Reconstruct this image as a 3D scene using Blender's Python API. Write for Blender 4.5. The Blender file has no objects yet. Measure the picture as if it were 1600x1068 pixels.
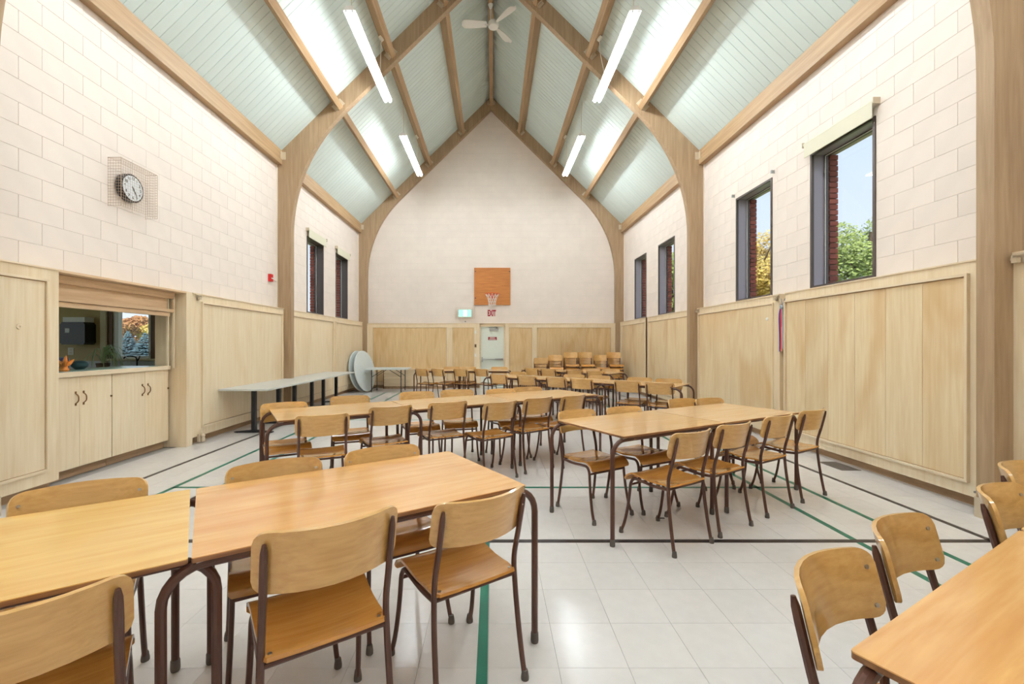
import bpy, math, random
from mathutils import Vector, Matrix

random.seed(7)
SC = bpy.context.scene
COL = SC.collection
PI = math.pi
F_PX, VPX, VPY, EYE = 684.0, 769.5, 538.0, 1.40      # calibration of the 1600x1068 frame

# ------------------------------------------------------------------ camera
cam_d = bpy.data.cameras.new('camera')
cam_d.sensor_width = 36.0
cam_d.lens = F_PX / 1600.0 * 36.0
cam_d.shift_x = (800.0 - VPX) / 1600.0
cam_d.shift_y = (VPY - 534.0) / 1600.0
cam_d.clip_start, cam_d.clip_end = 0.05, 400
cam = bpy.data.objects.new('camera', cam_d)
cam.location = (0, 0, EYE)
cam.rotation_euler = (PI / 2, 0, 0)
COL.objects.link(cam)
SC.camera = cam

# ------------------------------------------------------------------ world, exposure
SKY_STRENGTH = 0.62
TUBE_STRENGTH = 52.0
w = bpy.data.worlds.new('sky')
SC.world = w
w.use_nodes = True
wn = w.node_tree.nodes
wl = w.node_tree.links
wn.clear()
wo = wn.new('ShaderNodeOutputWorld')
wb = wn.new('ShaderNodeBackground')
tc = wn.new('ShaderNodeTexCoord')
sp = wn.new('ShaderNodeSeparateXYZ')
cr = wn.new('ShaderNodeValToRGB')
cr.color_ramp.elements[0].position = 0.0
cr.color_ramp.elements[0].color = (0.86, 0.91, 0.97, 1)
cr.color_ramp.elements[1].position = 0.75
cr.color_ramp.elements[1].color = (0.50, 0.69, 0.95, 1)
wl.new(tc.outputs['Generated'], sp.inputs[0])
wl.new(sp.outputs['Z'], cr.inputs[0])
wl.new(cr.outputs[0], wb.inputs[0])
wb.inputs[1].default_value = SKY_STRENGTH
wl.new(wb.outputs[0], wo.inputs[0])
sun_d = bpy.data.lights.new('sun', 'SUN')
sun_d.energy = 2.2
sun_d.angle = math.radians(3)
sun_d.color = (1.0, 0.95, 0.86)
sun = bpy.data.objects.new('sun', sun_d)
sun.rotation_euler = (math.radians(52), 0, 0)          # from behind the camera: parallel to the side windows
COL.objects.link(sun)
SC.view_settings.view_transform = 'Standard'
SC.view_settings.look = 'None'
SC.view_settings.gamma = 1.0
SC.view_settings.use_curve_mapping = False
SC.view_settings.exposure = 0.92
SC.cycles.max_bounces = 8
SC.cycles.diffuse_bounces = 4
SC.cycles.glossy_bounces = 2
SC.cycles.transparent_max_bounces = 12
SC.cycles.sample_clamp_indirect = 8.0
SC.cycles.use_denoising = True
SC.cycles.use_adaptive_sampling = True
SC.cycles.adaptive_threshold = 0.08
SC.cycles.adaptive_min_samples = 20


# ------------------------------------------------------------------ mesh helpers
class MB:
    def __init__(self):
        self.v, self.f, self.m = [], [], []

    def add(self, vs, fs, mi=0):
        b = len(self.v)
        self.v.extend([tuple(p) for p in vs])
        for f in fs:
            self.f.append(tuple(i + b for i in f))
            self.m.append(mi)
        return self

    def box(self, x0, x1, y0, y1, z0, z1, mi=0):
        if x0 > x1: x0, x1 = x1, x0
        if y0 > y1: y0, y1 = y1, y0
        if z0 > z1: z0, z1 = z1, z0
        vs = [(x0, y0, z0), (x1, y0, z0), (x1, y1, z0), (x0, y1, z0), (x0, y0, z1), (x1, y0, z1), (x1, y1, z1), (x0, y1, z1)]
        return self.add(vs, [(0, 3, 2, 1), (4, 5, 6, 7), (0, 1, 5, 4), (1, 2, 6, 5), (2, 3, 7, 6), (3, 0, 4, 7)], mi)

    def obox(self, c, ax, ay, az, mi=0):
        """box from a centre and three half-axis vectors"""
        c, ax, ay, az = Vector(c), Vector(ax), Vector(ay), Vector(az)
        vs = [c + sx * ax + sy * ay + sz * az for sz in (-1, 1) for (sx, sy) in ((-1, -1), (1, -1), (1, 1), (-1, 1))]
        fs = [(0, 3, 2, 1), (4, 5, 6, 7), (0, 1, 5, 4), (1, 2, 6, 5), (2, 3, 7, 6), (3, 0, 4, 7)]
        if ax.cross(ay).dot(az) < 0:
            fs = [tuple(reversed(f)) for f in fs]
        return self.add(vs, fs, mi)

    def prism(self, pts, axis, a, b, mi=0):
        """closed 2-D polygon pushed along an axis: 'x' (y,z), 'y' (x,z), 'z' (x,y)"""
        n = len(pts)
        def P(p, t):
            return {'x': (t, p[0], p[1]), 'y': (p[0], t, p[1]), 'z': (p[0], p[1], t)}[axis]
        vs = [P(p, a) for p in pts] + [P(p, b) for p in pts]
        fs = [tuple(range(n - 1, -1, -1)), tuple(range(n, 2 * n))] + [(i, (i + 1) % n, n + (i + 1) % n, n + i) for i in range(n)]
        return self.add(vs, fs, mi)

    def tube(self, pts, r, n=8, mi=0, caps=True):
        pts = [Vector(p) for p in pts]
        rs = r if isinstance(r, (list, tuple)) else [r] * len(pts)
        T = []
        for i in range(len(pts)):
            a = pts[max(i - 1, 0)]; b = pts[min(i + 1, len(pts) - 1)]
            t = (b - a)
            T.append(t.normalized() if t.length > 1e-9 else Vector((0, 0, 1)))
        up = Vector((0, 0, 1)) if abs(T[0].z) < 0.9 else Vector((0, 1, 0))
        N = (up - T[0] * up.dot(T[0])).normalized()
        vs = []
        for i, p in enumerate(pts):
            N = (N - T[i] * N.dot(T[i])).normalized()
            B = T[i].cross(N)
            for k in range(n):
                a = 2 * PI * k / n
                vs.append(p + (N * math.cos(a) + B * math.sin(a)) * rs[i])
        fs = []
        for i in range(len(pts) - 1):
            for k in range(n):
                k2 = (k + 1) % n
                fs.append((i * n + k, i * n + k2, (i + 1) * n + k2, (i + 1) * n + k))
        if caps:
            fs.append(tuple(range(n - 1, -1, -1)))
            fs.append(tuple((len(pts) - 1) * n + k for k in range(n)))
        return self.add(vs, fs, mi)

    def lathe(self, prof, c=(0, 0, 0), n=20, mi=0, axis='z'):
        c = Vector(c)
        vs = []
        for (r, h) in prof:
            for k in range(n):
                a = 2 * PI * k / n
                x, y = r * math.cos(a), r * math.sin(a)
                if axis == 'z': q = (x, y, h)
                elif axis == 'x': q = (h, x, y)
                else: q = (y, h, x)
                vs.append(c + Vector(q))
        fs = []
        for i in range(len(prof) - 1):
            for k in range(n):
                k2 = (k + 1) % n
                fs.append((i * n + k, i * n + k2, (i + 1) * n + k2, (i + 1) * n + k))
        fs.append(tuple(range(n - 1, -1, -1)))
        fs.append(tuple((len(prof) - 1) * n + k for k in range(n)))
        return self.add(vs, fs, mi)

    def sheet(self, fn, us, vs_, th, nrm=None):
        """closed curved sheet: fn(u,v)->point on the mid surface, thickness th along the numeric normal"""
        nu, nv = len(us), len(vs_)
        P = [[Vector(fn(u, v)) for v in vs_] for u in us]
        N = [[None] * nv for _ in us]
        for i in range(nu):
            for j in range(nv):
                du = P[min(i + 1, nu - 1)][j] - P[max(i - 1, 0)][j]
                dv = P[i][min(j + 1, nv - 1)] - P[i][max(j - 1, 0)]
                c = du.cross(dv)
                N[i][j] = c.normalized() if c.length > 1e-12 else Vector((0, 0, 1))
        A = [P[i][j] + N[i][j] * th / 2 for i in range(nu) for j in range(nv)]
        B = [P[i][j] - N[i][j] * th / 2 for i in range(nu) for j in range(nv)]
        n = nu * nv
        fs = []
        I = lambda i, j: i * nv + j
        for i in range(nu - 1):
            for j in range(nv - 1):
                fs.append((I(i, j), I(i + 1, j), I(i + 1, j + 1), I(i, j + 1)))
                fs.append((n + I(i, j), n + I(i, j + 1), n + I(i + 1, j + 1), n + I(i + 1, j)))
        rim = [I(i, 0) for i in range(nu)] + [I(nu - 1, j) for j in range(1, nv)] + [I(i, nv - 1) for i in range(nu - 2, -1, -1)] + [I(0, j) for j in range(nv - 2, 0, -1)]
        for k in range(len(rim)):
            a, b = rim[k], rim[(k + 1) % len(rim)]
            fs.append((b, a, n + a, n + b))
        return self.add(A + B, fs)

    def mesh(self, name, mats):
        me = bpy.data.meshes.new(name)
        me.from_pydata(self.v, [], self.f)
        for m in (mats if isinstance(mats, (list, tuple)) else [mats]):
            me.materials.append(m)
        if any(self.m):
            me.polygons.foreach_set('material_index', self.m)
        me.update()
        return me


def smooth_mesh(me, ang=35):
    me.polygons.foreach_set('use_smooth', [True] * len(me.polygons))
    try:
        me.set_sharp_from_angle(angle=math.radians(ang))
    except Exception:
        pass


def put(name, me, parent=None, loc=None, rot=None):
    o = bpy.data.objects.new(name, me)
    COL.objects.link(o)
    if parent is not None:
        o.parent = parent
    if loc is not None: o.location = loc
    if rot is not None: o.rotation_euler = rot
    return o


def obj(name, mb, mat, parent=None, loc=None, rot=None, smooth=False):
    me = mb.mesh(name, mat)
    if smooth: smooth_mesh(me)
    return put(name, me, parent, loc, rot)


def tag(o, label, cat, group=None):
    o['label'] = label
    o['category'] = cat
    if group: o['group'] = group
    return o


def thing(name, label, cat, loc=(0, 0, 0), rz=0.0, group=None):
    o = bpy.data.objects.new(name, None)
    o.empty_display_size = 0.1
    COL.objects.link(o)
    o.location = loc
    o.rotation_euler = (0, 0, rz)
    return tag(o, label, cat, group)


def structure(o):
    o['kind'] = 'structure'
    return o


def copy_tree(o, parent=None):
    c = o.copy()
    COL.objects.link(c)
    c.parent = parent
    for ch in o.children:
        copy_tree(ch, c)
    return c


def spline(pts, sub=6):
    """Catmull-Rom through the points"""
    P = [Vector(p) for p in pts]
    out = []
    for i in range(len(P) - 1):
        p0 = P[max(i - 1, 0)]; p1 = P[i]; p2 = P[i + 1]; p3 = P[min(i + 2, len(P) - 1)]
        for k in range(sub):
            t = k / sub
            out.append(0.5 * ((2 * p1) + (p2 - p0) * t + (2 * p0 - 5 * p1 + 4 * p2 - p3) * t * t + (3 * p1 - p0 - 3 * p2 + p3) * t ** 3))
    out.append(P[-1])
    return out


def text_mesh(txt, size, mat, extrude=0.002, bold=0.0):
    cu = bpy.data.curves.new('lettering', 'FONT')
    cu.body = txt
    cu.size = size
    cu.extrude = extrude
    cu.offset = bold
    cu.align_x = 'CENTER'
    cu.align_y = 'CENTER'
    tmp = bpy.data.objects.new('lettering_tmp', cu)
    COL.objects.link(tmp)
    dg = bpy.context.evaluated_depsgraph_get()
    me = bpy.data.meshes.new_from_object(tmp.evaluated_get(dg))
    bpy.data.objects.remove(tmp)
    me.materials.clear()
    me.materials.append(mat)
    return me


def rect_minus(rect, holes):
    """axis-aligned rectangle (a0,a1,z0,z1) minus holes -> list of rectangles"""
    out = [rect]
    for h in holes:
        nxt = []
        for r in out:
            a0, a1, z0, z1 = r
            h0, h1, g0, g1 = h
            if h1 <= a0 or h0 >= a1 or g1 <= z0 or g0 >= z1:
                nxt.append(r); continue
            if h0 > a0: nxt.append((a0, h0, z0, z1))
            if h1 < a1: nxt.append((h1, a1, z0, z1))
            m0, m1 = max(a0, h0), min(a1, h1)
            if g0 > z0: nxt.append((m0, m1, z0, g0))
            if g1 < z1: nxt.append((m0, m1, g1, z1))
        out = nxt
    return [r for r in out if r[1] - r[0] > 0.004 and r[3] - r[2] > 0.004]


# ------------------------------------------------------------------ materials
def srgb(r, g, b):
    f = lambda c: (c / 255.0 / 12.92) if c / 255.0 <= 0.04045 else ((c / 255.0 + 0.055) / 1.055) ** 2.4
    return (f(r), f(g), f(b), 1.0)


def base_mat(name):
    m = bpy.data.materials.new(name)
    m.use_nodes = True
    nt = m.node_tree
    return m, nt, nt.nodes['Principled BSDF']


def plain(name, col, rough=0.5, metal=0.0, spec=0.5, noise=0.0, nscale=8.0, rand=0.0, bump=0.0):
    m, nt, p = base_mat(name)
    p.inputs['Roughness'].default_value = rough
    p.inputs['Metallic'].default_value = metal
    p.inputs['Specular IOR Level'].default_value = spec
    p.inputs['Base Color'].default_value = col
    if noise or rand or bump:
        tcn = nt.nodes.new('ShaderNodeTexCoord')
        nz = nt.nodes.new('ShaderNodeTexNoise')
        nz.inputs['Scale'].default_value = nscale
        nz.inputs['Detail'].default_value = 4
        nt.links.new(tcn.outputs['Object'], nz.inputs['Vector'])
        mr = nt.nodes.new('ShaderNodeMapRange')
        mr.inputs['From Min'].default_value = 0.3
        mr.inputs['From Max'].default_value = 0.7
        mr.inputs['To Min'].default_value = 1 - noise
        mr.inputs['To Max'].default_value = 1 + noise * 0.4
        nt.links.new(nz.outputs['Fac'], mr.inputs['Value'])
        val = mr.outputs[0]
        if rand:
            oi = nt.nodes.new('ShaderNodeObjectInfo')
            m2 = nt.nodes.new('ShaderNodeMapRange')
            m2.inputs['To Min'].default_value = 1 - rand
            m2.inputs['To Max'].default_value = 1 + rand * 0.5
            nt.links.new(oi.outputs['Random'], m2.inputs['Value'])
            mu = nt.nodes.new('ShaderNodeMath'); mu.operation = 'MULTIPLY'
            nt.links.new(val, mu.inputs[0]); nt.links.new(m2.outputs[0], mu.inputs[1])
            val = mu.outputs[0]
        vm = nt.nodes.new('ShaderNodeVectorMath'); vm.operation = 'SCALE'
        vm.inputs[0].default_value = col[:3]
        nt.links.new(val, vm.inputs['Scale'])
        nt.links.new(vm.outputs[0], p.inputs['Base Color'])
        if bump:
            bp = nt.nodes.new('ShaderNodeBump')
            bp.inputs['Strength'].default_value = bump
            bp.inputs['Distance'].default_value = 0.004
            nz2 = nt.nodes.new('ShaderNodeTexNoise')
            nz2.inputs['Scale'].default_value = nscale * 12
            nt.links.new(tcn.outputs['Object'], nz2.inputs['Vector'])
            nt.links.new(nz2.outputs['Fac'], bp.inputs['Height'])
            nt.links.new(bp.outputs[0], p.inputs['Normal'])
    return m


def wood(name, light, dark, grain=(1.2, 22, 22), rough=0.35, blotch=0.35, rand=0.08, coat=0.0, bscale=1.6, blotch_col=None, spec=0.5):
    """streaky grain along the axis with the small scale, large soft blotches, per-object tone"""
    m, nt, p = base_mat(name)
    L = nt.links
    N = nt.nodes
    p.inputs['Roughness'].default_value = rough
    p.inputs['Coat Weight'].default_value = coat
    p.inputs['Coat Roughness'].default_value = 0.07
    p.inputs['Specular IOR Level'].default_value = spec
    tcn = N.new('ShaderNodeTexCoord')
    oi = N.new('ShaderNodeObjectInfo')
    off = N.new('ShaderNodeVectorMath'); off.operation = 'SCALE'
    off.inputs[0].default_value = (7.3, 3.1, 5.7)
    L.new(oi.outputs['Random'], off.inputs['Scale'])
    ad = N.new('ShaderNodeVectorMath'); ad.operation = 'ADD'
    L.new(tcn.outputs['Object'], ad.inputs[0]); L.new(off.outputs[0], ad.inputs[1])
    mp = N.new('ShaderNodeMapping'); mp.inputs['Scale'].default_value = grain
    L.new(ad.outputs[0], mp.inputs['Vector'])
    n1 = N.new('ShaderNodeTexNoise'); n1.inputs['Scale'].default_value = 2.0; n1.inputs['Detail'].default_value = 3; n1.inputs['Roughness'].default_value = 0.6
    n1.inputs['Distortion'].default_value = 0.3
    L.new(mp.outputs[0], n1.inputs['Vector'])
    mp2 = N.new('ShaderNodeMapping'); mp2.inputs['Scale'].default_value = tuple(bscale * (0.5 if g == min(grain) else 1.6) for g in grain)
    L.new(ad.outputs[0], mp2.inputs['Vector'])
    n2 = N.new('ShaderNodeTexNoise'); n2.inputs['Scale'].default_value = 1.0; n2.inputs['Detail'].default_value = 2; n2.inputs['Distortion'].default_value = 0.8
    L.new(mp2.outputs[0], n2.inputs['Vector'])
    r1 = N.new('ShaderNodeMapRange'); r1.inputs['From Min'].default_value = 0.32; r1.inputs['From Max'].default_value = 0.68
    L.new(n1.outputs['Fac'], r1.inputs['Value'])
    mx = N.new('ShaderNodeMix'); mx.data_type = 'RGBA'
    mx.inputs['A'].default_value = light; mx.inputs['B'].default_value = dark
    L.new(r1.outputs[0], mx.inputs['Factor'])
    r2 = N.new('ShaderNodeMapRange'); r2.inputs['From Min'].default_value = 0.48; r2.inputs['From Max'].default_value = 0.75
    r2.inputs['To Max'].default_value = blotch
    L.new(n2.outputs['Fac'], r2.inputs['Value'])
    mx2 = N.new('ShaderNodeMix'); mx2.data_type = 'RGBA'
    L.new(r2.outputs[0], mx2.inputs['Factor'])
    L.new(mx.outputs['Result'], mx2.inputs['A'])
    mx2.inputs['B'].default_value = blotch_col or tuple(c * 0.8 for c in dark[:3]) + (1,)
    r3 = N.new('ShaderNodeMapRange'); r3.inputs['To Min'].default_value = 1 - rand; r3.inputs['To Max'].default_value = 1 + rand * 0.6
    L.new(oi.outputs['Random'], r3.inputs['Value'])
    vm = N.new('ShaderNodeVectorMath'); vm.operation = 'SCALE'
    L.new(mx2.outputs['Result'], vm.inputs[0]); L.new(r3.outputs[0], vm.inputs['Scale'])
    L.new(vm.outputs[0], p.inputs['Base Color'])
    return m


def emit(name, col, strength):
    m = bpy.data.materials.new(name)
    m.use_nodes = True
    nt = m.node_tree
    nt.nodes.clear()
    o = nt.nodes.new('ShaderNodeOutputMaterial')
    e = nt.nodes.new('ShaderNodeEmission')
    e.inputs[0].default_value = col
    e.inputs[1].default_value = strength
    nt.links.new(e.outputs[0], o.inputs[0])
    return m


def glass_mat(name):
    m = bpy.data.materials.new(name)
    m.use_nodes = True
    nt = m.node_tree
    nt.nodes.clear()
    o = nt.nodes.new('ShaderNodeOutputMaterial')
    t = nt.nodes.new('ShaderNodeBsdfTransparent'); t.inputs[0].default_value = (0.95, 0.97, 0.98, 1)
    g = nt.nodes.new('ShaderNodeBsdfGlossy'); g.inputs['Roughness'].default_value = 0.02
    lw = nt.nodes.new('ShaderNodeLayerWeight'); lw.inputs['Blend'].default_value = 0.5
    pw = nt.nodes.new('ShaderNodeMath'); pw.operation = 'POWER'; pw.inputs[1].default_value = 5.0
    fr = nt.nodes.new('ShaderNodeMapRange'); fr.inputs['To Min'].default_value = 0.02; fr.inputs['To Max'].default_value = 0.12
    nt.links.new(lw.outputs['Facing'], pw.inputs[0]); nt.links.new(pw.outputs[0], fr.inputs['Value'])
    mx = nt.nodes.new('ShaderNodeMixShader')
    nt.links.new(fr.outputs[0], mx.inputs[0]); nt.links.new(t.outputs[0], mx.inputs[1]); nt.links.new(g.outputs[0], mx.inputs[2])
    nt.links.new(mx.outputs[0], o.inputs[0])
    return m


M = {}
M['block'] = plain('cream_block_paint', srgb(239, 227, 217), 0.6, noise=0.04, nscale=3.0, rand=0.02)
M['mortar'] = plain('cream_mortar_paint', srgb(229, 219, 208), 0.8)
M['plaster'] = plain('cream_wall_paint', srgb(238, 227, 215), 0.7, noise=0.03)
M['maple'] = wood('maple_panel', srgb(237, 217, 181), srgb(227, 201, 159), (16, 16, 0.9), 0.42, 0.6, 0.05, blotch_col=srgb(205, 160, 95), bscale=1.3)
M['maple_far'] = wood('amber_maple_panel', srgb(228, 199, 153), srgb(215, 182, 132), (16, 16, 0.9), 0.42, 0.6, 0.06, blotch_col=srgb(196, 146, 82), bscale=1.6)
M['maple_pale'] = wood('pale_maple_panel', srgb(239, 222, 193), srgb(229, 208, 173), (16, 16, 0.9), 0.45, 0.3, 0.04, blotch_col=srgb(210, 172, 118), bscale=1.2)
M['maple_rail'] = wood('maple_rail', srgb(239, 222, 195), srgb(227, 206, 174), (14, 1.0, 14), 0.45, 0.3, 0.04, blotch_col=srgb(205, 170, 125))
M['maple_rail_x'] = wood('maple_rail_across', srgb(236, 215, 182), srgb(224, 200, 162), (1.0, 14, 14), 0.45, 0.3, 0.04, blotch_col=srgb(205, 165, 115))
M['groove'] = plain('stained_groove', srgb(176, 140, 98), 0.7)
M['trimwood'] = wood('hatch_trim_wood', srgb(230, 200, 164), srgb(214, 180, 140), (14, 1.0, 14), 0.45, 0.25, 0.04)
M['toe'] = wood('toe_board_wood', srgb(196, 164, 128), srgb(165, 134, 102), (10, 1, 10), 0.6, 0.4, 0.05)
M['arch'] = wood('glulam_arch', srgb(180, 153, 121), srgb(160, 132, 100), (14, 14, 0.8), 0.5, 0.25, 0.03, bscale=0.8)
M['purlin'] = wood('fir_purlin', srgb(188, 157, 119), srgb(168, 134, 97), (14, 0.6, 14), 0.5, 0.25, 0.05)
M['mint'] = plain('mint_ceiling_paint', srgb(215, 228, 224), 0.5, noise=0.03, nscale=1.5, rand=0.03)
M['gap'] = plain('dark_board_gap', srgb(60, 66, 62), 0.9)
M['metal_beige'] = plain('beige_painted_steel', srgb(206, 190, 165), 0.45, metal=0.2, noise=0.05)
M['tile'] = plain('white_vinyl_tile', srgb(222, 218, 215), 0.19, spec=0.4, noise=0.04, nscale=14.0, rand=0.03)
M['tile_joint'] = plain('tile_joint', srgb(150, 146, 142), 0.6)
M['line_black'] = plain('black_court_tape', srgb(52, 46, 46), 0.35, noise=0.15, nscale=5)
M['line_green'] = plain('green_court_tape', srgb(0, 116, 92), 0.35, noise=0.12, nscale=5)
M['ply'] = wood('honey_plywood', srgb(222, 177, 108), srgb(206, 157, 87), (1.4, 26, 26), 0.28, 0.3, 0.12, coat=0.9, blotch_col=srgb(192, 136, 70))
M['ply_seat'] = wood('amber_plywood_seat', srgb(212, 152, 74), srgb(194, 130, 56), (1.4, 26, 26), 0.26, 0.35, 0.14, coat=0.9, blotch_col=srgb(176, 106, 42))
M['ply_edge'] = wood('plywood_edge', srgb(230, 190, 130), srgb(200, 150, 90), (20, 20, 60), 0.4, 0.2, 0.1)
M['edge'] = wood('worn_brown_edge', srgb(172, 124, 80), srgb(128, 84, 52), (2, 14, 30), 0.45, 0.4, 0.1)
M['top_orange'] = wood('orange_table_laminate', srgb(232, 180, 112), srgb(216, 156, 88), (1.2, 14, 14), 0.25, 0.55, 0.0, coat=0.6, blotch_col=srgb(204, 136, 76), bscale=2.6)
M['top_yellow'] = wood('yellow_table_laminate', srgb(232, 190, 116), srgb(222, 174, 98), (1.2, 14, 14), 0.24, 0.25, 0.0, coat=0.35, bscale=2.0, blotch_col=srgb(214, 160, 84))
M['top_tan'] = wood('tan_table_laminate', srgb(232, 190, 134), srgb(220, 172, 112), (1.2, 14, 14), 0.22, 0.25, 0.05, coat=0.4, bscale=2.0, blotch_col=srgb(212, 158, 98))
M['top_pink'] = wood('pinkish_table_laminate', srgb(234, 196, 150), srgb(224, 180, 130), (1.2, 14, 14), 0.22, 0.3, 0.0, coat=0.4, bscale=2.0, blotch_col=srgb(220, 166, 112))
M['brown'] = plain('brown_enamel_tube', srgb(92, 58, 46), 0.32, spec=0.5, noise=0.15, nscale=9, rand=0.08)
M['rubber'] = plain('grey_rubber', srgb(98, 90, 84), 0.7)
M['rivet'] = plain('steel_rivet', srgb(185, 180, 172), 0.28, metal=0.9)
M['white'] = plain('white_enamel', srgb(240, 240, 236), 0.4)
M['offwhite'] = plain('off_white_plastic', srgb(236, 232, 220), 0.5)
M['doorpaint'] = plain('pale_mint_door_paint', srgb(226, 232, 220), 0.4, noise=0.02)
M['steel'] = plain('brushed_steel', srgb(170, 172, 170), 0.35, metal=0.8)
M['blackmetal'] = plain('black_steel', srgb(34, 34, 38), 0.42, noise=0.1)
M['greytop'] = plain('pale_grey_laminate', srgb(206, 208, 204), 0.3, noise=0.05, nscale=20)
M['bluegrey'] = plain('blue_grey_plastic_top', srgb(214, 222, 222), 0.4, noise=0.04)
M['bronze'] = plain('dark_bronze_frame', srgb(92, 82, 78), 0.35, metal=0.3)
M['jamb'] = plain('sky_tinted_bronze_jamb', srgb(158, 150, 158), 0.35, metal=0.2)  # dark bronze with the pale sky reflection put into the base colour
M['glass'] = glass_mat('window_glass')
M['brick'] = plain('red_brick', srgb(152, 80, 66), 0.85, noise=0.2, nscale=20, rand=0.25, bump=0.4)
M['brickmortar'] = plain('brick_mortar', srgb(196, 180, 166), 0.9)
M['blind'] = plain('cream_roller_blind', srgb(224, 220, 198), 0.6)
M['red'] = plain('fire_red', srgb(205, 32, 36), 0.4)
M['letter_red'] = plain('letter_red', srgb(170, 28, 48), 0.5)
M['sign_red'] = plain('sign_dark_red', srgb(150, 20, 44), 0.4)
M['board'] = wood('backboard_plywood', srgb(208, 136, 68), srgb(186, 112, 50), (1.2, 16, 16), 0.5, 0.3, 0.0)
M['orange'] = plain('orange_rim', srgb(222, 82, 40), 0.45)
M['net'] = plain('white_cord', srgb(238, 232, 228), 0.8)
M['tube'] = emit('fluorescent_tube', (0.90, 0.965, 1.0, 1), TUBE_STRENGTH)
M['exitglow'] = emit('exit_sign_green', srgb(150, 226, 200), 1.0)
M['exitwhite'] = emit('exit_sign_white', (0.92, 1.0, 0.98, 1), 1.3)
M['dial'] = plain('clock_dial', srgb(226, 232, 236), 0.35)
M['black'] = plain('black_plastic', srgb(30, 28, 28), 0.35)
M['wire'] = plain('tan_wire', srgb(196, 172, 150), 0.5)
M['kwall'] = plain('kitchen_tan_wall', srgb(204, 184, 136), 0.7, noise=0.05)
M['kcream'] = plain('kitchen_cream_trim', srgb(226, 214, 182), 0.6)
M['kbrown'] = wood('kitchen_brown_casing', srgb(128, 92, 58), srgb(104, 72, 44), (12, 12, 1), 0.5)
M['counter'] = plain('pale_green_counter', srgb(176, 200, 186), 0.25, noise=0.05, nscale=20)
M['leafgreen'] = plain('plant_leaf', srgb(192, 214, 164), 0.5, noise=0.2, nscale=12)
M['terracotta'] = plain('plant_pot', srgb(120, 96, 78), 0.7)
M['navy'] = plain('navy_glaze', srgb(38, 48, 96), 0.35)
M['teal'] = plain('dark_teal_glaze', srgb(48, 78, 84), 0.35)
M['orangeleaf'] = plain('orange_ornament', srgb(228, 136, 48), 0.5, noise=0.2, nscale=20)
M['spruce'] = plain('blue_spruce_needles', srgb(96, 124, 130), 0.8, noise=0.25, nscale=3)
M['autumn'] = plain('autumn_orange_leaves', srgb(214, 158, 104), 0.8, noise=0.3, nscale=1.5)
M['yellowleaf'] = plain('yellow_leaves', srgb(236, 206, 116), 0.7, noise=0.3, nscale=1.5)
M['greenleaf'] = plain('green_leaves', srgb(178, 192, 110), 0.7, noise=0.3, nscale=1.2)
M['bark'] = plain('bark', srgb(96, 78, 64), 0.9, noise=0.2, nscale=6)
M['grass'] = plain('lawn', srgb(124, 146, 82), 0.9, noise=0.2, nscale=1.0)
M['brass'] = plain('aged_brass', srgb(120, 84, 50), 0.35, metal=0.7)
M['vent'] = plain('vent_grille', srgb(136, 128, 120), 0.5, metal=0.4)
M['rib_red'] = plain('ribbon_red', srgb(196, 44, 62), 0.7)
M['rib_blue'] = plain('ribbon_blue', srgb(58, 56, 140), 0.7)
M['rib_gold'] = plain('ribbon_salmon', srgb(222, 128, 100), 0.7)
M['rib_green'] = plain('ribbon_green', srgb(96, 112, 58), 0.7)
M['rib_grey'] = plain('ribbon_grey', srgb(150, 160, 172), 0.6)
M['rib_lilac'] = plain('ribbon_lilac', srgb(178, 172, 200), 0.7)

# ------------------------------------------------------------------ room dimensions
CX = -0.04                      # room axis
HW = 4.28                       # half width at the block wall
XL, XR = CX - HW, CX + HW
FACE = 4.14                     # half width at the wainscot face
FXL, FXR = CX - FACE, CX + FACE
YB, YE = -1.95, 14.20           # back and far wall
ZT = 2.11                       # wainscot top
ARCH_Y = [3.445, 8.76, 14.07]
ARCH_T = 0.13
SL = 0.98
ZRIDGE = 9.38
def zc(x): return ZRIDGE - SL * abs(x)          # ceiling underside, x from the room axis

# ------------------------------------------------------------------ floor
floor = structure(obj('floor', MB().box(XL - 0.2, XR + 0.2, YB - 0.2, YE + 0.2, -0.12, -0.004), M['tile_joint']))
TS = 0.3048
gx0, gy0 = -0.018, 2.201
i0, i1 = math.floor((XL - gx0) / TS), math.ceil((XR - gx0) / TS)
j0, j1 = math.floor((YB - gy0) / TS), math.ceil((YE - gy0) / TS)
tiles = []
for j in range(j0, j1):
    for i in range(i0, i1):
        a0, a1 = gx0 + i * TS, gx0 + (i + 1) * TS
        b0, b1 = gy0 + j * TS, gy0 + (j + 1) * TS
        tiles.append((max(a0, XL), min(a1, XR), max(b0, YB), min(b1, YE)))
tiles = [t for t in tiles if t[1] - t[0] > 0.01 and t[3] - t[2] > 0.01]
def tile_seen(t):
    yc, xc = (t[2] + t[3]) / 2, (t[0] + t[1]) / 2
    return yc > 1.75 and -1.15 * yc - 0.1 < xc < 1.24 * yc + 0.1
full = [t for t in tiles if tile_seen(t) and t[1] - t[0] > 0.3 and t[3] - t[2] > 0.3]
full.sort(key=lambda t: t[2])
single = set(full[:298])
tile_me = MB().box(-TS / 2 + 0.0007, TS / 2 - 0.0007, -TS / 2 + 0.0007, TS / 2 - 0.0007, -0.004, 0.0).mesh('floor_tile', M['tile'])
rest = MB()
for t in tiles:
    if t in single:
        put('floor_tile', tile_me, floor, ((t[0] + t[1]) / 2, (t[2] + t[3]) / 2, 0))
    else:
        rest.box(t[0] + 0.0007, t[1] - 0.0007, t[2] + 0.0007, t[3] - 0.0007, -0.004, 0.0)
ro = obj('floor_tile_field', rest, M['tile'], floor)
ro['kind'] = 'stuff'

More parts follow.
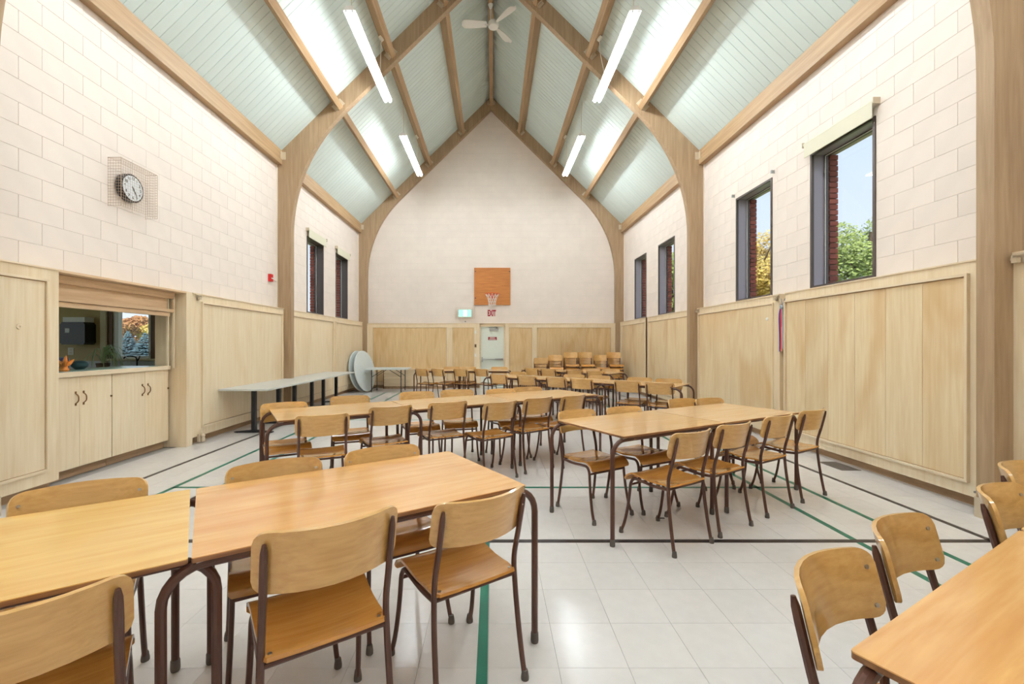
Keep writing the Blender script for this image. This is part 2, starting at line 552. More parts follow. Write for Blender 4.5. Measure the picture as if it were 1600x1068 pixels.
def court(x0, x1, y0, y1, mat):
    obj('court_line', MB().box(x0, x1, y0, y1, -0.001, 0.0008 if mat == 'line_green' else 0.0012), M[mat], floor)
LW = 0.024
BX = -0.045
for s in (-1, 1):
    court(BX + s * 3.61 - LW, BX + s * 3.61 + LW, 3.09, 13.3, 'line_black')
    court(BX + s * 3.08 - LW, BX + s * 3.08 + LW, YB, 12.95, 'line_green')
    court(BX + s * 2.64 - LW, BX + s * 2.64 + LW, YB, 12.95, 'line_green')
court(BX - LW, BX + LW, YB, 4.29, 'line_green')
court(BX - LW, BX + LW, 8.14, 12.95, 'line_green')
court(BX - 3.09, BX + 3.09, 4.27, 4.315, 'line_green')
court(BX - 3.09, BX + 3.09, 8.12, 8.165, 'line_green')
court(BX - 3.09, BX + 3.09, 12.92, 12.965, 'line_green')
court(BX - 3.63, BX + 3.63, 3.095, 3.145, 'line_black')
court(BX - 3.63, BX + 3.63, 9.20, 9.245, 'line_black')

fv = thing('floor_vent', 'dark metal floor vent grille beside the right wall panels', 'vent', (3.99, 5.045, 0.001))
obj('vent_frame', MB().box(-.11, .11, -.18, -.165, 0, .004).box(-.11, .11, .165, .18, 0, .004).box(-.11, -.095, -.165, .165, 0, .004).box(.095, .11, -.165, .165, 0, .004), M['vent'], fv)
obj('vent_plate', MB().box(-.095, .095, -.165, .165, 0, .0012), M['rubber'], fv)
sl_me = MB().box(-.095, .095, -.005, .005, 0.001, .004).mesh('slat', M['vent'])
for k in range(15):
    put('slat', sl_me, fv, (0, -.15 + k * .0214, 0))

# ------------------------------------------------------------------ side walls of painted block
WIN_Z0, WIN_Z1 = 2.14, 3.93
WIN_R = [(4.84, 5.83), (6.63, 7.61), (10.18, 11.18), (12.05, 13.03)]
WIN_L = [(10.18, 11.18), (12.05, 13.03)]
WALL_TOP = 5.24
HATCH = (4.22, 5.98, 0.0, ZT - 0.01)
HOLE = (4.19, 6.00, -0.2, ZT + 0.01)

def side_wall(name, side, wins, extra):
    xf = XL if side < 0 else XR                   # finished face
    holes = [(a, b, WIN_Z0, WIN_Z1) for a, b in wins] + extra
    mb = MB()
    xb0, xb1 = xf + side * 0.0045, xf + side * 0.30
    for r in rect_minus((YB - 0.2, YE + 0.3, -0.1, WALL_TOP + 0.15), holes):
        mb.box(xb0, xb1, r[0], r[1], r[2], r[3])
    wall = structure(obj(name, mb, M['mortar']))
    rects = []
    bh, bl = 0.21, 0.42
    for c in range(int((WALL_TOP + 0.1 - 1.9) / bh) + 1):
        z0 = 1.928 + c * bh
        off = 0.21 if c % 2 else 0.0
        y = -2.1 - off
        while y < YE:
            rr = rect_minus((max(y, YB), min(y + bl, YE), z0, min(z0 + bh, WALL_TOP + 0.1)), holes)
            rects += [r for r in rr if r[1] - r[0] > .01]
            y += bl
    vis = [r for r in rects if r[1] > 3.6 and r[3] > ZT]
    vis.sort(key=lambda r: r[0])
    one = vis[:296]
    oneset = set(one)
    g = 0.0013
    cache = {}
    field = MB()
    for r in rects:
        if r in oneset:
            key = (round(r[1] - r[0], 3), round(r[3] - r[2], 3))
            if key not in cache:
                hy, hz = key[0] / 2 - g, key[1] / 2 - g
                b = MB()
                e = 0.002
                xo, xi = 0.0, side * 0.008
                vs = []
                for (x, d) in ((xi, 0), (xo + side * 0.002, 0), (xo, e)):
                    for (sy, sz) in ((-1, -1), (1, -1), (1, 1), (-1, 1)):
                        vs.append((x, sy * (hy - d), sz * (hz - d)))
                fs = []
                for lv in range(2):
                    for k in range(4):
                        fs.append((lv * 4 + k, lv * 4 + (k + 1) % 4, lv * 4 + 4 + (k + 1) % 4, lv * 4 + 4 + k))
                fs.append((8, 9, 10, 11))
                if side > 0:
                    fs = [tuple(reversed(f)) for f in fs]
                b.add(vs, fs)
                cache[key] = b.mesh('block', M['block'])
            put('block', cache[key], wall, (xf, (r[0] + r[1]) / 2, (r[2] + r[3]) / 2))
        else:
            field.box(xf, xf + side * 0.008, r[0] + g, r[1] - g, r[2] + g, r[3] - g)
    f = obj('block_field', field, M['block'], wall)
    f['kind'] = 'stuff'
    return wall

wall_left = side_wall('wall_left', -1, WIN_L, [HOLE])
wall_right = side_wall('wall_right', 1, WIN_R, [])

# ------------------------------------------------------------------ far and rear walls
DOOR_X0, DOOR_X1, DOOR_Z = -0.40, 0.385, 2.01
mb = MB()
def gable(mb, y0, y1, door=None):
    n = 24
    for k in range(n):
        a = CX - HW - 0.3 + (2 * HW + 0.6) * k / n
        b = CX - HW - 0.3 + (2 * HW + 0.6) * (k + 1) / n
        za, zb = zc(a - CX) + 0.25, zc(b - CX) + 0.25
        mb.prism([(a, -0.1), (b, -0.1), (b, zb), (a, za)], 'y', y0, y1)
gable(mb, YE + 0.006, YE + 0.3)
wall_far = structure(obj('wall_far', mb, M['mortar']))
field = MB()
for c in range(40):
    z0 = 1.928 + c * 0.21
    x = CX - HW - (0.21 if c % 2 else 0.0)
    while x < CX + HW:
        a, b = max(x, XL), min(x + 0.42, XR)
        if b - a > 0.02:
            zt = z0 + 0.21
            lim = zc(min(abs(a - CX), abs(b - CX)) if (a - CX) * (b - CX) > 0 else 0) - 0.05
            if z0 < lim:
                field.box(a + .002, b - .002, YE, YE + 0.008, z0 + .004, min(zt, lim + 0.15) - .004)
        x += 0.42
f = obj('block_field', field, M['block'], wall_far)
f['kind'] = 'stuff'
mb = MB()
gable(mb, YB - 0.2, YB)
wall_near = structure(obj('wall_near', mb, M['plaster']))

# ------------------------------------------------------------------ ceiling of painted boards
ceil_b = MB()
for s in (-1, 1):
    t = 0.03
    up = 0.035
    x1 = HW + 0.35
    pts = [(CX, ZRIDGE + up), (CX + s * x1, zc(x1) + up), (CX + s * x1, zc(x1) + up + 0.12), (CX, ZRIDGE + up + 0.12)]
    if s > 0: pts = pts[::-1]
    ceil_b.prism(pts, 'y', YB - 0.2, YE + 0.3)
ceiling = structure(obj('ceiling', ceil_b, M['gap']))
BW = 0.1372
cb = {}
for s in (-1, 1):
    x1 = HW + 0.02
    pts = [(CX + s * 0.0, ZRIDGE), (CX + s * x1, zc(x1)), (CX + s * x1, zc(x1) + 0.03), (CX, ZRIDGE + 0.03)]
    if s > 0: pts = pts[::-1]
    cb[s] = MB().prism(pts, 'y', -BW / 2 + 0.0028, BW / 2 - 0.0028).mesh('ceiling_board', M['mint'])
nb = int((YE - YB) / BW) + 1
for s in (-1, 1):
    for k in range(nb):
        put('ceiling_board', cb[s], ceiling, (0, YE - 0.01 - BW / 2 - k * BW, 0))

# ------------------------------------------------------------------ glulam arches
def arch_profile():
    """matched inner and outer polylines for x >= 0, from the floor to the ridge"""
    inner, outer = [], []
    xi, z_s, zin = 3.99, 3.60, 8.95
    zx = zin - SL * xi                       # where the straight lines would meet
    T = zx - z_s
    d = Vector((-1, SL)).normalized()
    ang = math.acos(Vector((0, 1)).dot(d))
    R = T / math.tan(ang / 2)
    c = Vector((xi - R, z_s))
    inner += [(xi, 0.0), (xi, 1.8), (xi, z_s)]
    for k in range(1, 15):
        a = ang * k / 14
        inner.append((c.x + R * math.cos(a), c.y + R * math.sin(a)))
    end = inner[-1]
    for k in range(1, 7):
        t = k / 6
        inner.append((end[0] * (1 - t), end[1] + (zin - end[1]) * t))
    inner[-1] = (0.0, zin)
    corner_z = zc(HW)
    for k, (x, z) in enumerate(inner):
        if k <= 2:
            outer.append((HW, z))
        elif k <= 8:
            outer.append((HW, z_s + (corner_z - z_s) * (k - 2) / 6))
        elif k <= 16:
            xe = end[0] + 0.25
            t = (k - 8) / 8
            xx = HW + (xe - HW) * t
            outer.append((xx, zc(xx)))
        else:
            t = (k - 16) / 6
            xx = (end[0] + 0.25) * (1 - t)
            outer.append((xx, zc(xx)))
    return inner, outer

INN, OUT = arch_profile()
def make_arch(y, label):
    root = thing('laminated_arch', label, 'arch', (CX, y, 0), group='laminated timber arches')
    for s in (-1, 1):
        mb = MB()
        n = len(INN)
        vs = []
        for yy in (0.0, ARCH_T):
            vs += [(s * p[0], yy, p[1]) for p in INN]
            vs += [(s * p[0], yy, p[1] - 0.002) for p in OUT]
        fs = []
        o = 2 * n
        for k in range(n - 1):
            fs.append((k, k + 1, n + k + 1, n + k))
            fs.append((o + k, o + n + k, o + n + k + 1, o + k + 1))
            fs.append((k, o + k, o + k + 1, k + 1))
            fs.append((n + k, n + k + 1, o + n + k + 1, o + n + k))
        fs.append((0, n, o + n, o))
        if s > 0: fs = [tuple(reversed(q)) for q in fs]
        mb.add(vs, fs)
        me = mb.mesh('arch_half', M['arch'])
        smooth_mesh(me, 25)
        put('arch_half', me, root)
    for s in (-1, 1):
        obj('shoe_plate', MB().box(s * 3.985, s * 3.975, -0.002, ARCH_T + .002, 0, .16), M['metal_beige'], root)
    return root
make_arch(ARCH_Y[0], 'tall timber arch nearest the camera, its post at the right picture edge')
make_arch(ARCH_Y[1], 'curved laminated timber arch spanning the middle of the hall')
make_arch(ARCH_Y[2], 'slim timber arch standing against the far gable wall')

# ------------------------------------------------------------------ purlins, eave beams, ridge beam
Y_BAYS = [(ARCH_Y[0] + ARCH_T, ARCH_Y[1]), (ARCH_Y[1] + ARCH_T, ARCH_Y[2])]
bay_txt = ['in the near ceiling bay', 'in the far ceiling bay']
sl_len = math.hypot(1, SL)
for bi, (ya, yb) in enumerate(Y_BAYS):
    L = yb - ya
    for s, stx in ((-1, 'left'), (1, 'right')):
        up = Vector((-s, 0, SL)) / sl_len                   # up the slope
        inn = Vector((-s * SL, 0, -1)) / sl_len             # out of the slope into the room
        for k in range(1, 4):
            xk = 1.05 * k
            txt = {1: 'highest side purlin beside the ridge', 2: 'middle timber purlin carrying the light', 3: 'lowest timber purlin next above the eave beam'}[k]
            p = thing('roof_purlin', f'{txt}, {stx} slope {bay_txt[bi]}', 'beam', (CX + s * xk, ya, zc(xk)), group='ceiling purlins')
            b = MB()
            b.obox(Vector((0, L / 2, 0)) + inn * 0.12, up * 0.052, Vector((0, L / 2 - 0.001, 0)), inn * 0.12)
            obj('beam', b, M['purlin'], p)
            for yy in (0.035, L - 0.035):
                for q in (-1, 1):
                    b = MB()
                    b.obox(Vector((0, yy, 0)) + inn * 0.15 + up * q * 0.058, up * 0.006, Vector((0, 0.034, 0)), inn * 0.07)
                    b.obox(Vector((0, yy + (0.027 if yy > 1 else -0.027), 0)) + inn * 0.15 + up * q * 0.088, up * 0.03, Vector((0, 0.005, 0)), inn * 0.07)
                    for hh in (0.115, 0.185):
                        b.obox(Vector((0, yy - (0.01 if yy > 1 else -0.01), 0)) + inn * hh + up * q * 0.068, up * 0.006, Vector((0, 0.009, 0)), inn * 0.009)
                    obj('angle_bracket', b, M['metal_beige'], p)
        e = thing('eave_beam', f'timber eave beam along the top of the {stx} wall {bay_txt[bi]}', 'beam', (CX + s * HW, ya, 0), group='eave beams')
        zz = zc(HW)
        b = MB().prism([(-s * 0.0, zz - 0.19), (-s * 0.11, zz - 0.19), (-s * 0.11, zz + 0.09), (0, zz - 0.015)][::(1 if s < 0 else -1)], 'y', 0.001, L - 0.001)
        obj('beam', b, M['purlin'], e)
        for yy in (0.04, L - 0.04):
            obj('angle_bracket', MB().box(-s * .112, -s * .12, yy - .035, yy + .035, zz - .09, zz + .06).box(-s * .118, -s * .185, yy + (.03 if yy > 1 else -.036), yy + (.036 if yy > 1 else -.03), zz - .09, zz + .06), M['metal_beige'], e)
    r = thing('ridge_beam', f'timber ridge beam at the very top {bay_txt[bi]}', 'beam', (CX, ya, ZRIDGE), group='ridge beams')
    obj('beam', MB().box(-.055, .055, .001, L - .001, -.30, -.055), M['purlin'], r)
    for yy in (0.04, L - 0.04):
        for q in (-1, 1):
            obj('angle_bracket', MB().box(q * .056, q * .064, yy - .035, yy + .035, -.28, -.14).box(q * .064, q * .12, yy + (.03 if yy > 1 else -.036), yy + (.036 if yy > 1 else -.03), -.28, -.14), M['metal_beige'], r)

# ------------------------------------------------------------------ windows with bronze frames
def make_window(n, side, ya, yb, bricks=True):
    xf = XL if side < 0 else XR
    o = side
    fb = MB()
    t = 0.032
    def liner(x0, x1, th, mb, mi=0, inset=0.0):
        a, b, c, d = ya + inset, yb - inset, WIN_Z0 + inset, WIN_Z1 - inset
        mb.box(x0, x1, a, a + th, c, d, mi); mb.box(x0, x1, b - th, b, c, d, mi)
        mb.box(x0, x1, a + th, b - th, c, c + th, mi); mb.box(x0, x1, a + th, b - th, d - th, d, mi)
    liner(xf - o * 0.012, xf + o * 0.018, t, fb, 0)
    win = structure(obj(f'window_{n}', fb, [M['bronze']]))
    jb = MB(); liner(xf + o * 0.018, xf + o * 0.165, 0.02, jb)
    obj('jamb_liner', jb, M['jamb'] if side > 0 else M['bronze'], win)  # right liners carry the painted sky reflection, left ones plain bronze
    sb = MB(); liner(xf + o * 0.165, xf + o * 0.205, 0.042, sb)
    obj('sash', sb, M['bronze'], win)
    st = MB(); liner(xf + o * 0.16, xf + o * 0.166, 0.007, st, inset=0.036)
    obj('glazing_bead', st, M['white'], win)
    obj('pane', MB().box(xf + o * 0.188, xf + o * 0.192, ya + .04, yb - .04, WIN_Z0 + .04, WIN_Z1 - .04), M['glass'], win)
    rb = MB(); liner(xf + o * 0.207, xf + o * 0.315, 0.016, rb)
    obj('brick_reveal', rb, M['brickmortar'], win)
    n_c = 24
    h = (WIN_Z1 - WIN_Z0 - 0.05) / n_c
    bm_ = MB().box(-.052, .052, -.02, .02, -h / 2 + .006, h / 2 - .006).mesh('brick', M['brick'])
    for k in range(n_c):
        for yy in (yb - 0.034, ya + 0.034):
            put('brick', bm_, win, (xf + o * (0.266 + (0.003 if k % 2 else 0)), yy, WIN_Z0 + 0.025 + h * (k + 0.5)))
    return win
wn_i = 1
for a, b in WIN_R:
    make_window(wn_i, 1, a, b); wn_i += 1
for a, b in WIN_L:
    make_window(wn_i, -1, a, b); wn_i += 1

def blind(side, ya, yb, label, drop=0.12):
    xf = XL if side < 0 else XR
    s = -side
    r = thing('roller_blind', label, 'blind', (xf, (ya + yb) / 2, WIN_Z1))
    L = (yb - ya) / 2 + 0.05
    obj('roller', MB().tube([(s * .045, -L, .14), (s * .045, L, .14)], .028, 12), M['blind'], r, smooth=True)
    obj('blind_cloth', MB().box(s * .068, s * .071, -L + .02, L - .02, .13 - drop - .03, .15), M['blind'], r)
    obj('hem_bar', MB().box(s * .064, s * .075, -L + .02, L - .02, .08 - drop, .105 - drop), M['blind'], r)
    for q in (-1, 1):
        obj('bracket', MB().box(0, s * .08, q * L, q * (L + .008), .105, .175), M['metal_beige'], r)
    return r
blind(1, *WIN_R[0], 'cream roller blind rolled up above the large nearest right window')
blind(-1, *WIN_L[0], 'cream roller blind above the nearer of the two left windows')
blind(-1, *WIN_L[1], 'cream roller blind above the farther of the two left windows')
def blind_hooks(side, ya, yb, label):
    xf = XL if side < 0 else XR
    s = -side
    h = thing('blind_bracket_pair', label, 'bracket', (xf, (ya + yb) / 2, WIN_Z1 + .06))
    for q in (-1, 1):
        yy = q * ((yb - ya) / 2 + .05)
        obj('hook', MB().box(0, s * .05, yy - .003, yy + .003, -.02, .03).box(s * .045, s * .05, yy - .015, yy + .015, -.02, .03), M['steel'], h)
blind_hooks(1, *WIN_R[1], 'empty blind brackets above the second window of the right wall')

# ------------------------------------------------------------------ maple wainscot
class Map:
    """wall coordinates: u along the wall, w out into the room from the wall face, z up"""
    def __init__(self, kind): self.k = kind
    def box(self, mb, u0, u1, w0, w1, z0, z1):
        if self.k == 'L': return mb.box(XL + w0, XL + w1, u0, u1, z0, z1)
        if self.k == 'R': return mb.box(XR - w0, XR - w1, u0, u1, z0, z1)
        return mb.box(u0, u1, YE - w0, YE - w1, z0, z1)

def wainscot(wall, kind, u0, u1, panels, ztop=ZT, pz=(0.235, 1.99), wf=0.14, mat='maple', raised=0.016, toe=0.10):
    """boxed-out wainscot: body, toe board, top rail; each panel has planks and four mouldings"""
    mp = Map(kind)
    rail = M['maple_rail_x'] if kind == 'E' else M['maple_rail']
    body = obj('wainscot', mp.box(MB(), u0, u1, 0.0, wf, toe, ztop), M['maple_pale'], wall)
    obj('toe_board', mp.box(MB(), u0, u1, 0.0, wf - 0.09, 0.0, toe), M['toe'], body)
    obj('top_rail', mp.box(MB(), u0, u1, -0.0, wf + 0.012, ztop, ztop + 0.014), rail, body)
    for (a, b, joints) in panels:
        ed = [a] + list(joints) + [b]
        obj('panel_back', mp.box(MB(), a, b, wf, wf + 0.0012, pz[0], pz[1]), M['groove'], body)
        for k in range(len(ed) - 1):
            last = k == len(ed) - 2
            obj('plank', mp.box(MB(), ed[k] + (0.002 if k else 0.008), ed[k + 1] - (0.008 if last else 0.002), wf, wf + 0.005, pz[0] + 0.006, pz[1] - 0.008), M[mat], body)
        m = 0.022
        for (p0, p1, q0, q1) in ((a - m, b + m, pz[1], pz[1] + m), (a - m, b + m, pz[0] - m, pz[0]), (a - m, a, pz[0], pz[1]), (b, b + m, pz[0], pz[1])):
            obj('moulding', mp.box(MB(), p0, p1, wf, wf + raised, q0, q1), rail if q1 - q0 < 0.1 else M['maple_pale'], body)
    return body

a0, a1 = ARCH_Y[0] + ARCH_T, ARCH_Y[1]
b0, b1 = ARCH_Y[1] + ARCH_T, ARCH_Y[2]
jr = [6.12 - 0.39 * k for k in range(1, 6)]
wainscot(wall_right, 'R', a0, 6.13, [(3.78, 6.10, sorted(jr))], raised=0.03)
wainscot(wall_right, 'R', 6.25, a1, [(6.40, 8.68, [7.55])], raised=0.02)
wainscot(wall_right, 'R', b0, 11.60, [(9.05, 11.50, [10.25])], raised=0.02)
wainscot(wall_right, 'R', 11.70, b1 - 0.0, [(11.80, 13.90, [12.85])], raised=0.02)
wainscot(wall_right, 'R', YB, ARCH_Y[0], [(-1.6, 3.30, [0.0, 1.6])], ztop=2.11)
obj('recess_board', MB().box(XR - .005, XR - .045, 6.13, 6.25, 0, ZT), M['maple_pale'], wall_right)
obj('recess_board', MB().box(XR - .005, XR - .03, 11.60, 11.70, 0, ZT), M['kbrown'], wall_right)
obj('recess_board', MB().box(XR - .145, XR - .005, 11.69, 11.702, 0, ZT + .02), M['kbrown'], wall_right)
wainscot(wall_left, 'L', a0, 4.22, [(3.66, 4.09, [])], mat='maple_pale', raised=0.02)
wainscot(wall_left, 'L', 6.10, a1, [(6.30, 8.66, [])], mat='maple_pale', raised=0.028)
wainscot(wall_left, 'L', b0, b1, [(9.0, 11.45, []), (11.65, 13.95, [])], mat='maple_pale', raised=0.026)
wainscot(wall_left, 'L', YB, ARCH_Y[0], [(-1.6, 3.30, [0.8])], mat='maple_pale')
wainscot(wall_far, 'E', CX - 3.99, DOOR_X0 - 0.02, [(-3.84, -1.48, []), (-1.28, -0.60, [])], ztop=2.07, pz=(0.20, 1.94), wf=0.12, mat='maple_far')
wainscot(wall_far, 'E', DOOR_X1 + 0.02, CX + 3.99, [(0.54, 1.27, []), (1.43, 3.80, [2.2, 3.0])], ztop=2.07, pz=(0.20, 1.94), wf=0.12, mat='maple_far')
obj('door_head_rail', MB().box(DOOR_X0 - .02, DOOR_X1 + .02, YE - .132, YE, 2.07, 2.084), M['maple_rail_x'], wall_far)
for s, xf in ((-1, XL), (1, XR)):
    for bi, (ya, yb) in enumerate(Y_BAYS):
        obj('corner_strip', MB().box(xf - s * .02, xf, yb - .02, yb, ZT + .014, WALL_TOP - .1), M['plaster'], wall_left if s < 0 else wall_right)

# brackets that hold the panels
def panel_bracket(y, side, z, label, foot=False):
    s = -side
    xf = FXL if side < 0 else FXR
    t = thing('panel_bracket', label, 'bracket', (xf, y, z))
    if foot:
        obj('plate', MB().box(s * .001, s * .03, -.045, .045, -.055, .055), M['metal_beige'], t)
        obj('valve_body', MB().lathe([(.0, -.055), (.026, -.055), (.03, -.02), (.022, .01), (.03, .03), (.018, .06), (0, .062)], (s * .055, 0, 0), 12), M['metal_beige'], t, smooth=True)
    else:
        obj('plate', MB().box(s * .001, s * .012, -.03, .03, -.05, .02), M['metal_beige'], t)
        obj('hook', MB().tube([(s * .01, -.05, .012), (s * .03, -.05, .012), (s * .035, .02, .012), (s * .035, .03, -.03)], .009, 6).box(s * .02, s * .05, -.02, .02, -.05, -.01), M['metal_beige'], t)
panel_bracket(6.2, -1, 2.085, 'small steel bracket at the top corner beside the serving hatch post')
panel_bracket(6.24, -1, 0.075, 'pipe valve on the floor beside the serving hatch post', True)
panel_bracket(6.30, 1, 2.085, 'small steel hook on the panel top just above the coloured ribbons')
panel_bracket(8.71, 1, 2.085, 'small steel hook on the panel top beside the middle right arch post')
panel_bracket(3.40, 1, 2.085, 'steel hook on the panel top at the right picture edge')
pf = thing('floor_bracket', 'dark steel foot bracket at the base of the near right panel', 'bracket', (FXR, 3.66, 0))
obj('plate', MB().box(-.002, -.012, -.03, .03, .0, .17), M['blackmetal'], pf)
obj('cap', MB().box(-.012, -.04, -.035, .035, .15, .165).box(-.012, -.03, -.008, .008, .0, .15), M['vent'], pf)

# ribbons hanging between the right panels
rb = thing('ribbon_bunch', 'bunch of coloured ribbons hanging in the gap between right wall panels', 'ribbon', (FXR + 0.012, 6.19, 1.30))
obj('rosette', MB().lathe([(.0, .02), (.025, .025), (.035, 0), (.02, -.012), (0, -.012)], (-.03, 0, .63), 10, axis='x').tube([(0, -.04, .75), (-.02, 0, .65), (0, .04, .75)], .006, 5), M['rib_grey'], rb)
for k, (mname, yy, zb) in enumerate((('rib_green', -.045, 0.0), ('rib_lilac', -.025, .04), ('rib_red', 0.0, .01), ('rib_gold', -.008, .0), ('rib_red', .018, .03), ('rib_blue', .035, .0))):
    pts = [(-.025 - .004 * (k % 3), yy * .4, .62), (-.03 - .004 * (k % 3), yy, .50), (-.026 - .004 * (k % 2), yy * 1.05, .25), (-.03, yy, zb)]
    mb = MB()
    sp_ = spline(pts, 5)
    for i in range(len(sp_) - 1):
        p, q = sp_[i], sp_[i + 1]
        hw = .010
        mb.add([p + Vector((0, -hw, 0)), p + Vector((0, hw, 0)), q + Vector((0, hw, 0)), q + Vector((0, -hw, 0)),
                p + Vector((.003, -hw, 0)), p + Vector((.003, hw, 0)), q + Vector((.003, hw, 0)), q + Vector((.003, -hw, 0))],
               [(0, 1, 2, 3), (7, 6, 5, 4), (0, 4, 5, 1), (2, 6, 7, 3), (1, 5, 6, 2), (3, 7, 4, 0)])
    obj('ribbon', mb, M[mname], rb)
obj('wall_button', MB().lathe([(0, 0), (.022, 0), (.02, -.012), (0, -.014)], (FXR - .006, 6.52, 1.78), 12, axis='x'), M['white'], wall_right)
obj('panel_plug', MB().lathe([(0, 0), (.026, 0), (.024, .006), (.008, .006), (.006, .002), (0, .002)], (FXL + .006, 3.86, 1.56), 14, axis='x'), M['maple_rail'], wall_left)

# ------------------------------------------------------------------ far door
door = structure(obj('door_1', MB().box(DOOR_X0 + .02, DOOR_X1 - .02, YE - .05, YE - .006, 0.008, DOOR_Z - .03), M['doorpaint']))
obj('door_frame', MB().box(DOOR_X0 - .018, DOOR_X0 + .02, YE - .10, YE - .004, 0, DOOR_Z).box(DOOR_X1 - .02, DOOR_X1 + .018, YE - .10, YE - .004, 0, DOOR_Z)
    .box(DOOR_X0 - .018, DOOR_X1 + .018, YE - .10, YE - .004, DOOR_Z - .03, DOOR_Z + .055), M['maple_rail_x'], door)
obj('panic_bar', MB().tube([(-.33, YE - .12, .93), (.10, YE - .12, .93)], .017, 8).box(.08, .34, YE - .13, YE - .05, .905, .955).box(-.345, -.315, YE - .13, YE - .05, .84, 1.0), M['steel'], door)
obj('door_closer', MB().box(-.10, .19, YE - .11, YE - .05, DOOR_Z - .16, DOOR_Z - .09), M['steel'], door)
obj('closer_arm', MB().box(-.12, .18, YE - .14, YE - .125, DOOR_Z - .075, DOOR_Z - .06).lathe([(0, 0), (.02, 0), (.02, .05), (0, .05)], (.13, YE - .12, DOOR_Z - .09), 10), M['vent'], door)
plate = obj('notice_plate', MB().box(-.14, .14, YE - .056, YE - .05, 1.545, 1.645), M['sign_red'], door)
# the two white lines on the plate are too small to be read in the photograph: plain bars
obj('print_line', MB().box(-.085, .075, YE - .0575, YE - .056, 1.607, 1.625).box(-.105, .105, YE - .0575, YE - .056, 1.563, 1.579), M['offwhite'], plate)
lc = thing('light_switch', 'pale switch plate on the panel beside the far door, upper', 'switch', (-.545, YE - .128, 1.80))
obj('plate', MB().box(-.032, .032, -.006, 0.002, -.055, .055), M['offwhite'], lc)
obj('toggle', MB().box(-.006, .006, -.016, -.006, -.012, .012), M['white'], lc)
lc = thing('light_switch', 'brown switch plate on the panel beside the far door, middle', 'switch', (-.545, YE - .128, 1.36))
obj('plate', MB().box(-.03, .03, -.006, 0.002, -.05, .05), M['kbrown'], lc)
obj('toggle', MB().box(-.006, .006, -.016, -.006, -.012, .012), M['black'], lc)
lc = thing('light_switch', 'pale switch plate on the panel beside the far door, lower', 'switch', (-.545, YE - .128, 1.06))
obj('plate', MB().box(-.032, .032, -.006, 0.002, -.055, .055), M['offwhite'], lc)
obj('toggle', MB().box(-.006, .006, -.016, -.006, -.012, .012), M['white'], lc)

# ------------------------------------------------------------------ fluorescent fixtures
def fixture(x, y, side, label):
    z = 6.35
    r = thing('fluorescent_fixture', label, 'light', (x, y, z), group='hanging fluorescent fixtures')
    h = 1.215
    obj('housing', MB().prism([(-.09, .014), (.09, .014), (.09, .024), (.045, .085), (-.045, .085), (-.09, .024)], 'y', -h, h), M['white'], r)
    for q in (-1, 1):
        obj('end_cap', MB().box(-.062, .062, q * (h + .006), q * (h - .012), .012, .08).box(-.056, -.034, q * h, q * (h - .02), -.02, .016).box(.034, .056, q * h, q * (h - .02), -.02, .016), M['white'], r)
        obj('lamp_tube', MB().tube([(q * .045, -h + .021, -.008), (q * .045, h - .021, -.008)], .019, 10), M['tube'], r, smooth=True)
    top = zc(x - CX) - z
    for yy in (-1.1, 1.1):
        obj('chain', MB().tube([(0, yy, .085), (side * .025, yy, top - .002)], .005, 5), M['metal_beige'], r)
    # junction box on the purlin and its cord
    jx = CX + side * 2.1 - x
    inn = Vector((-side * SL, 0, -1)) / sl_len
    upv = Vector((-side, 0, SL)) / sl_len
    c = Vector((jx, .55, zc(2.1) - z)) + inn * .13 - upv * .07
    b = MB()
    b.tube([c + upv * .016, c - upv * .03], .05, 12)
    obj('junction_box', b, M['offwhite'], r, smooth=True)
    obj('cord', MB().tube([tuple(c), tuple(c + Vector((side * .01, .0, -.25))), (0, .55, .085)], .006, 5), M['offwhite'], r)
    return r
rows = [(7.72, 'nearer pair'), (11.63, 'farther pair'), (3.80, 'third pair, above the camera'), (-0.12, 'fourth pair, just behind the camera')]
for yy, tx in rows:
    fixture(-2.13, yy, -1, f'lit twin-tube fluorescent hanging from the left slope, {tx}')
    fixture(2.13, yy, 1, f'lit twin-tube fluorescent hanging from the right slope, {tx}')

# ------------------------------------------------------------------ ceiling fan
fan = thing('ceiling_fan', 'white three-blade ceiling fan hanging under the ridge beam', 'fan', (0.02, 9.9, 8.62))
obj('down_rod', MB().tube([(-.06, 0, .06), (-.06, 0, ZRIDGE - .3 - 8.62)], .012, 8), M['white'], fan)
obj('canopy', MB().lathe([(.0, -.08), (.03, -.08), (.06, 0), (0, 0)], (-.06, 0, ZRIDGE - .3 - 8.62), 14), M['white'], fan, smooth=True)
obj('motor', MB().lathe([(0, -.07), (.06, -.07), (.11, -.05), (.125, 0), (.11, .06), (.03, .09), (0, .09)], (0, 0, 0), 20), M['white'], fan, smooth=True)
for a in (182, 56, -50):
    b = MB()
    ca = math.radians(a)
    def bl(u, v, ca=ca):
        rr = .15 + .56 * u
        wd = (.055 + .045 * min(1, u * 1.6)) * (1.0 if u < .85 else math.sqrt(max(0.02, 1 - ((u - .85) / .155) ** 2)))
        x, y, zz = rr, (v - .5) * 2 * wd, .01 + (v - .5) * .05
        return (x * math.cos(ca) - y * math.sin(ca), x * math.sin(ca) + y * math.cos(ca), zz)
    b.sheet(bl, [k / 12 for k in range(13)], [0, .33, .67, 1], .008)
    bo = obj('blade', b, M['white'], fan, smooth=True)
    obj('blade_arm', MB().obox((math.cos(ca) * .14, math.sin(ca) * .14, .005), (math.cos(ca) * .05, math.sin(ca) * .05, 0), (-math.sin(ca) * .02, math.cos(ca) * .02, 0), (0, 0, .006)), M['white'], bo)

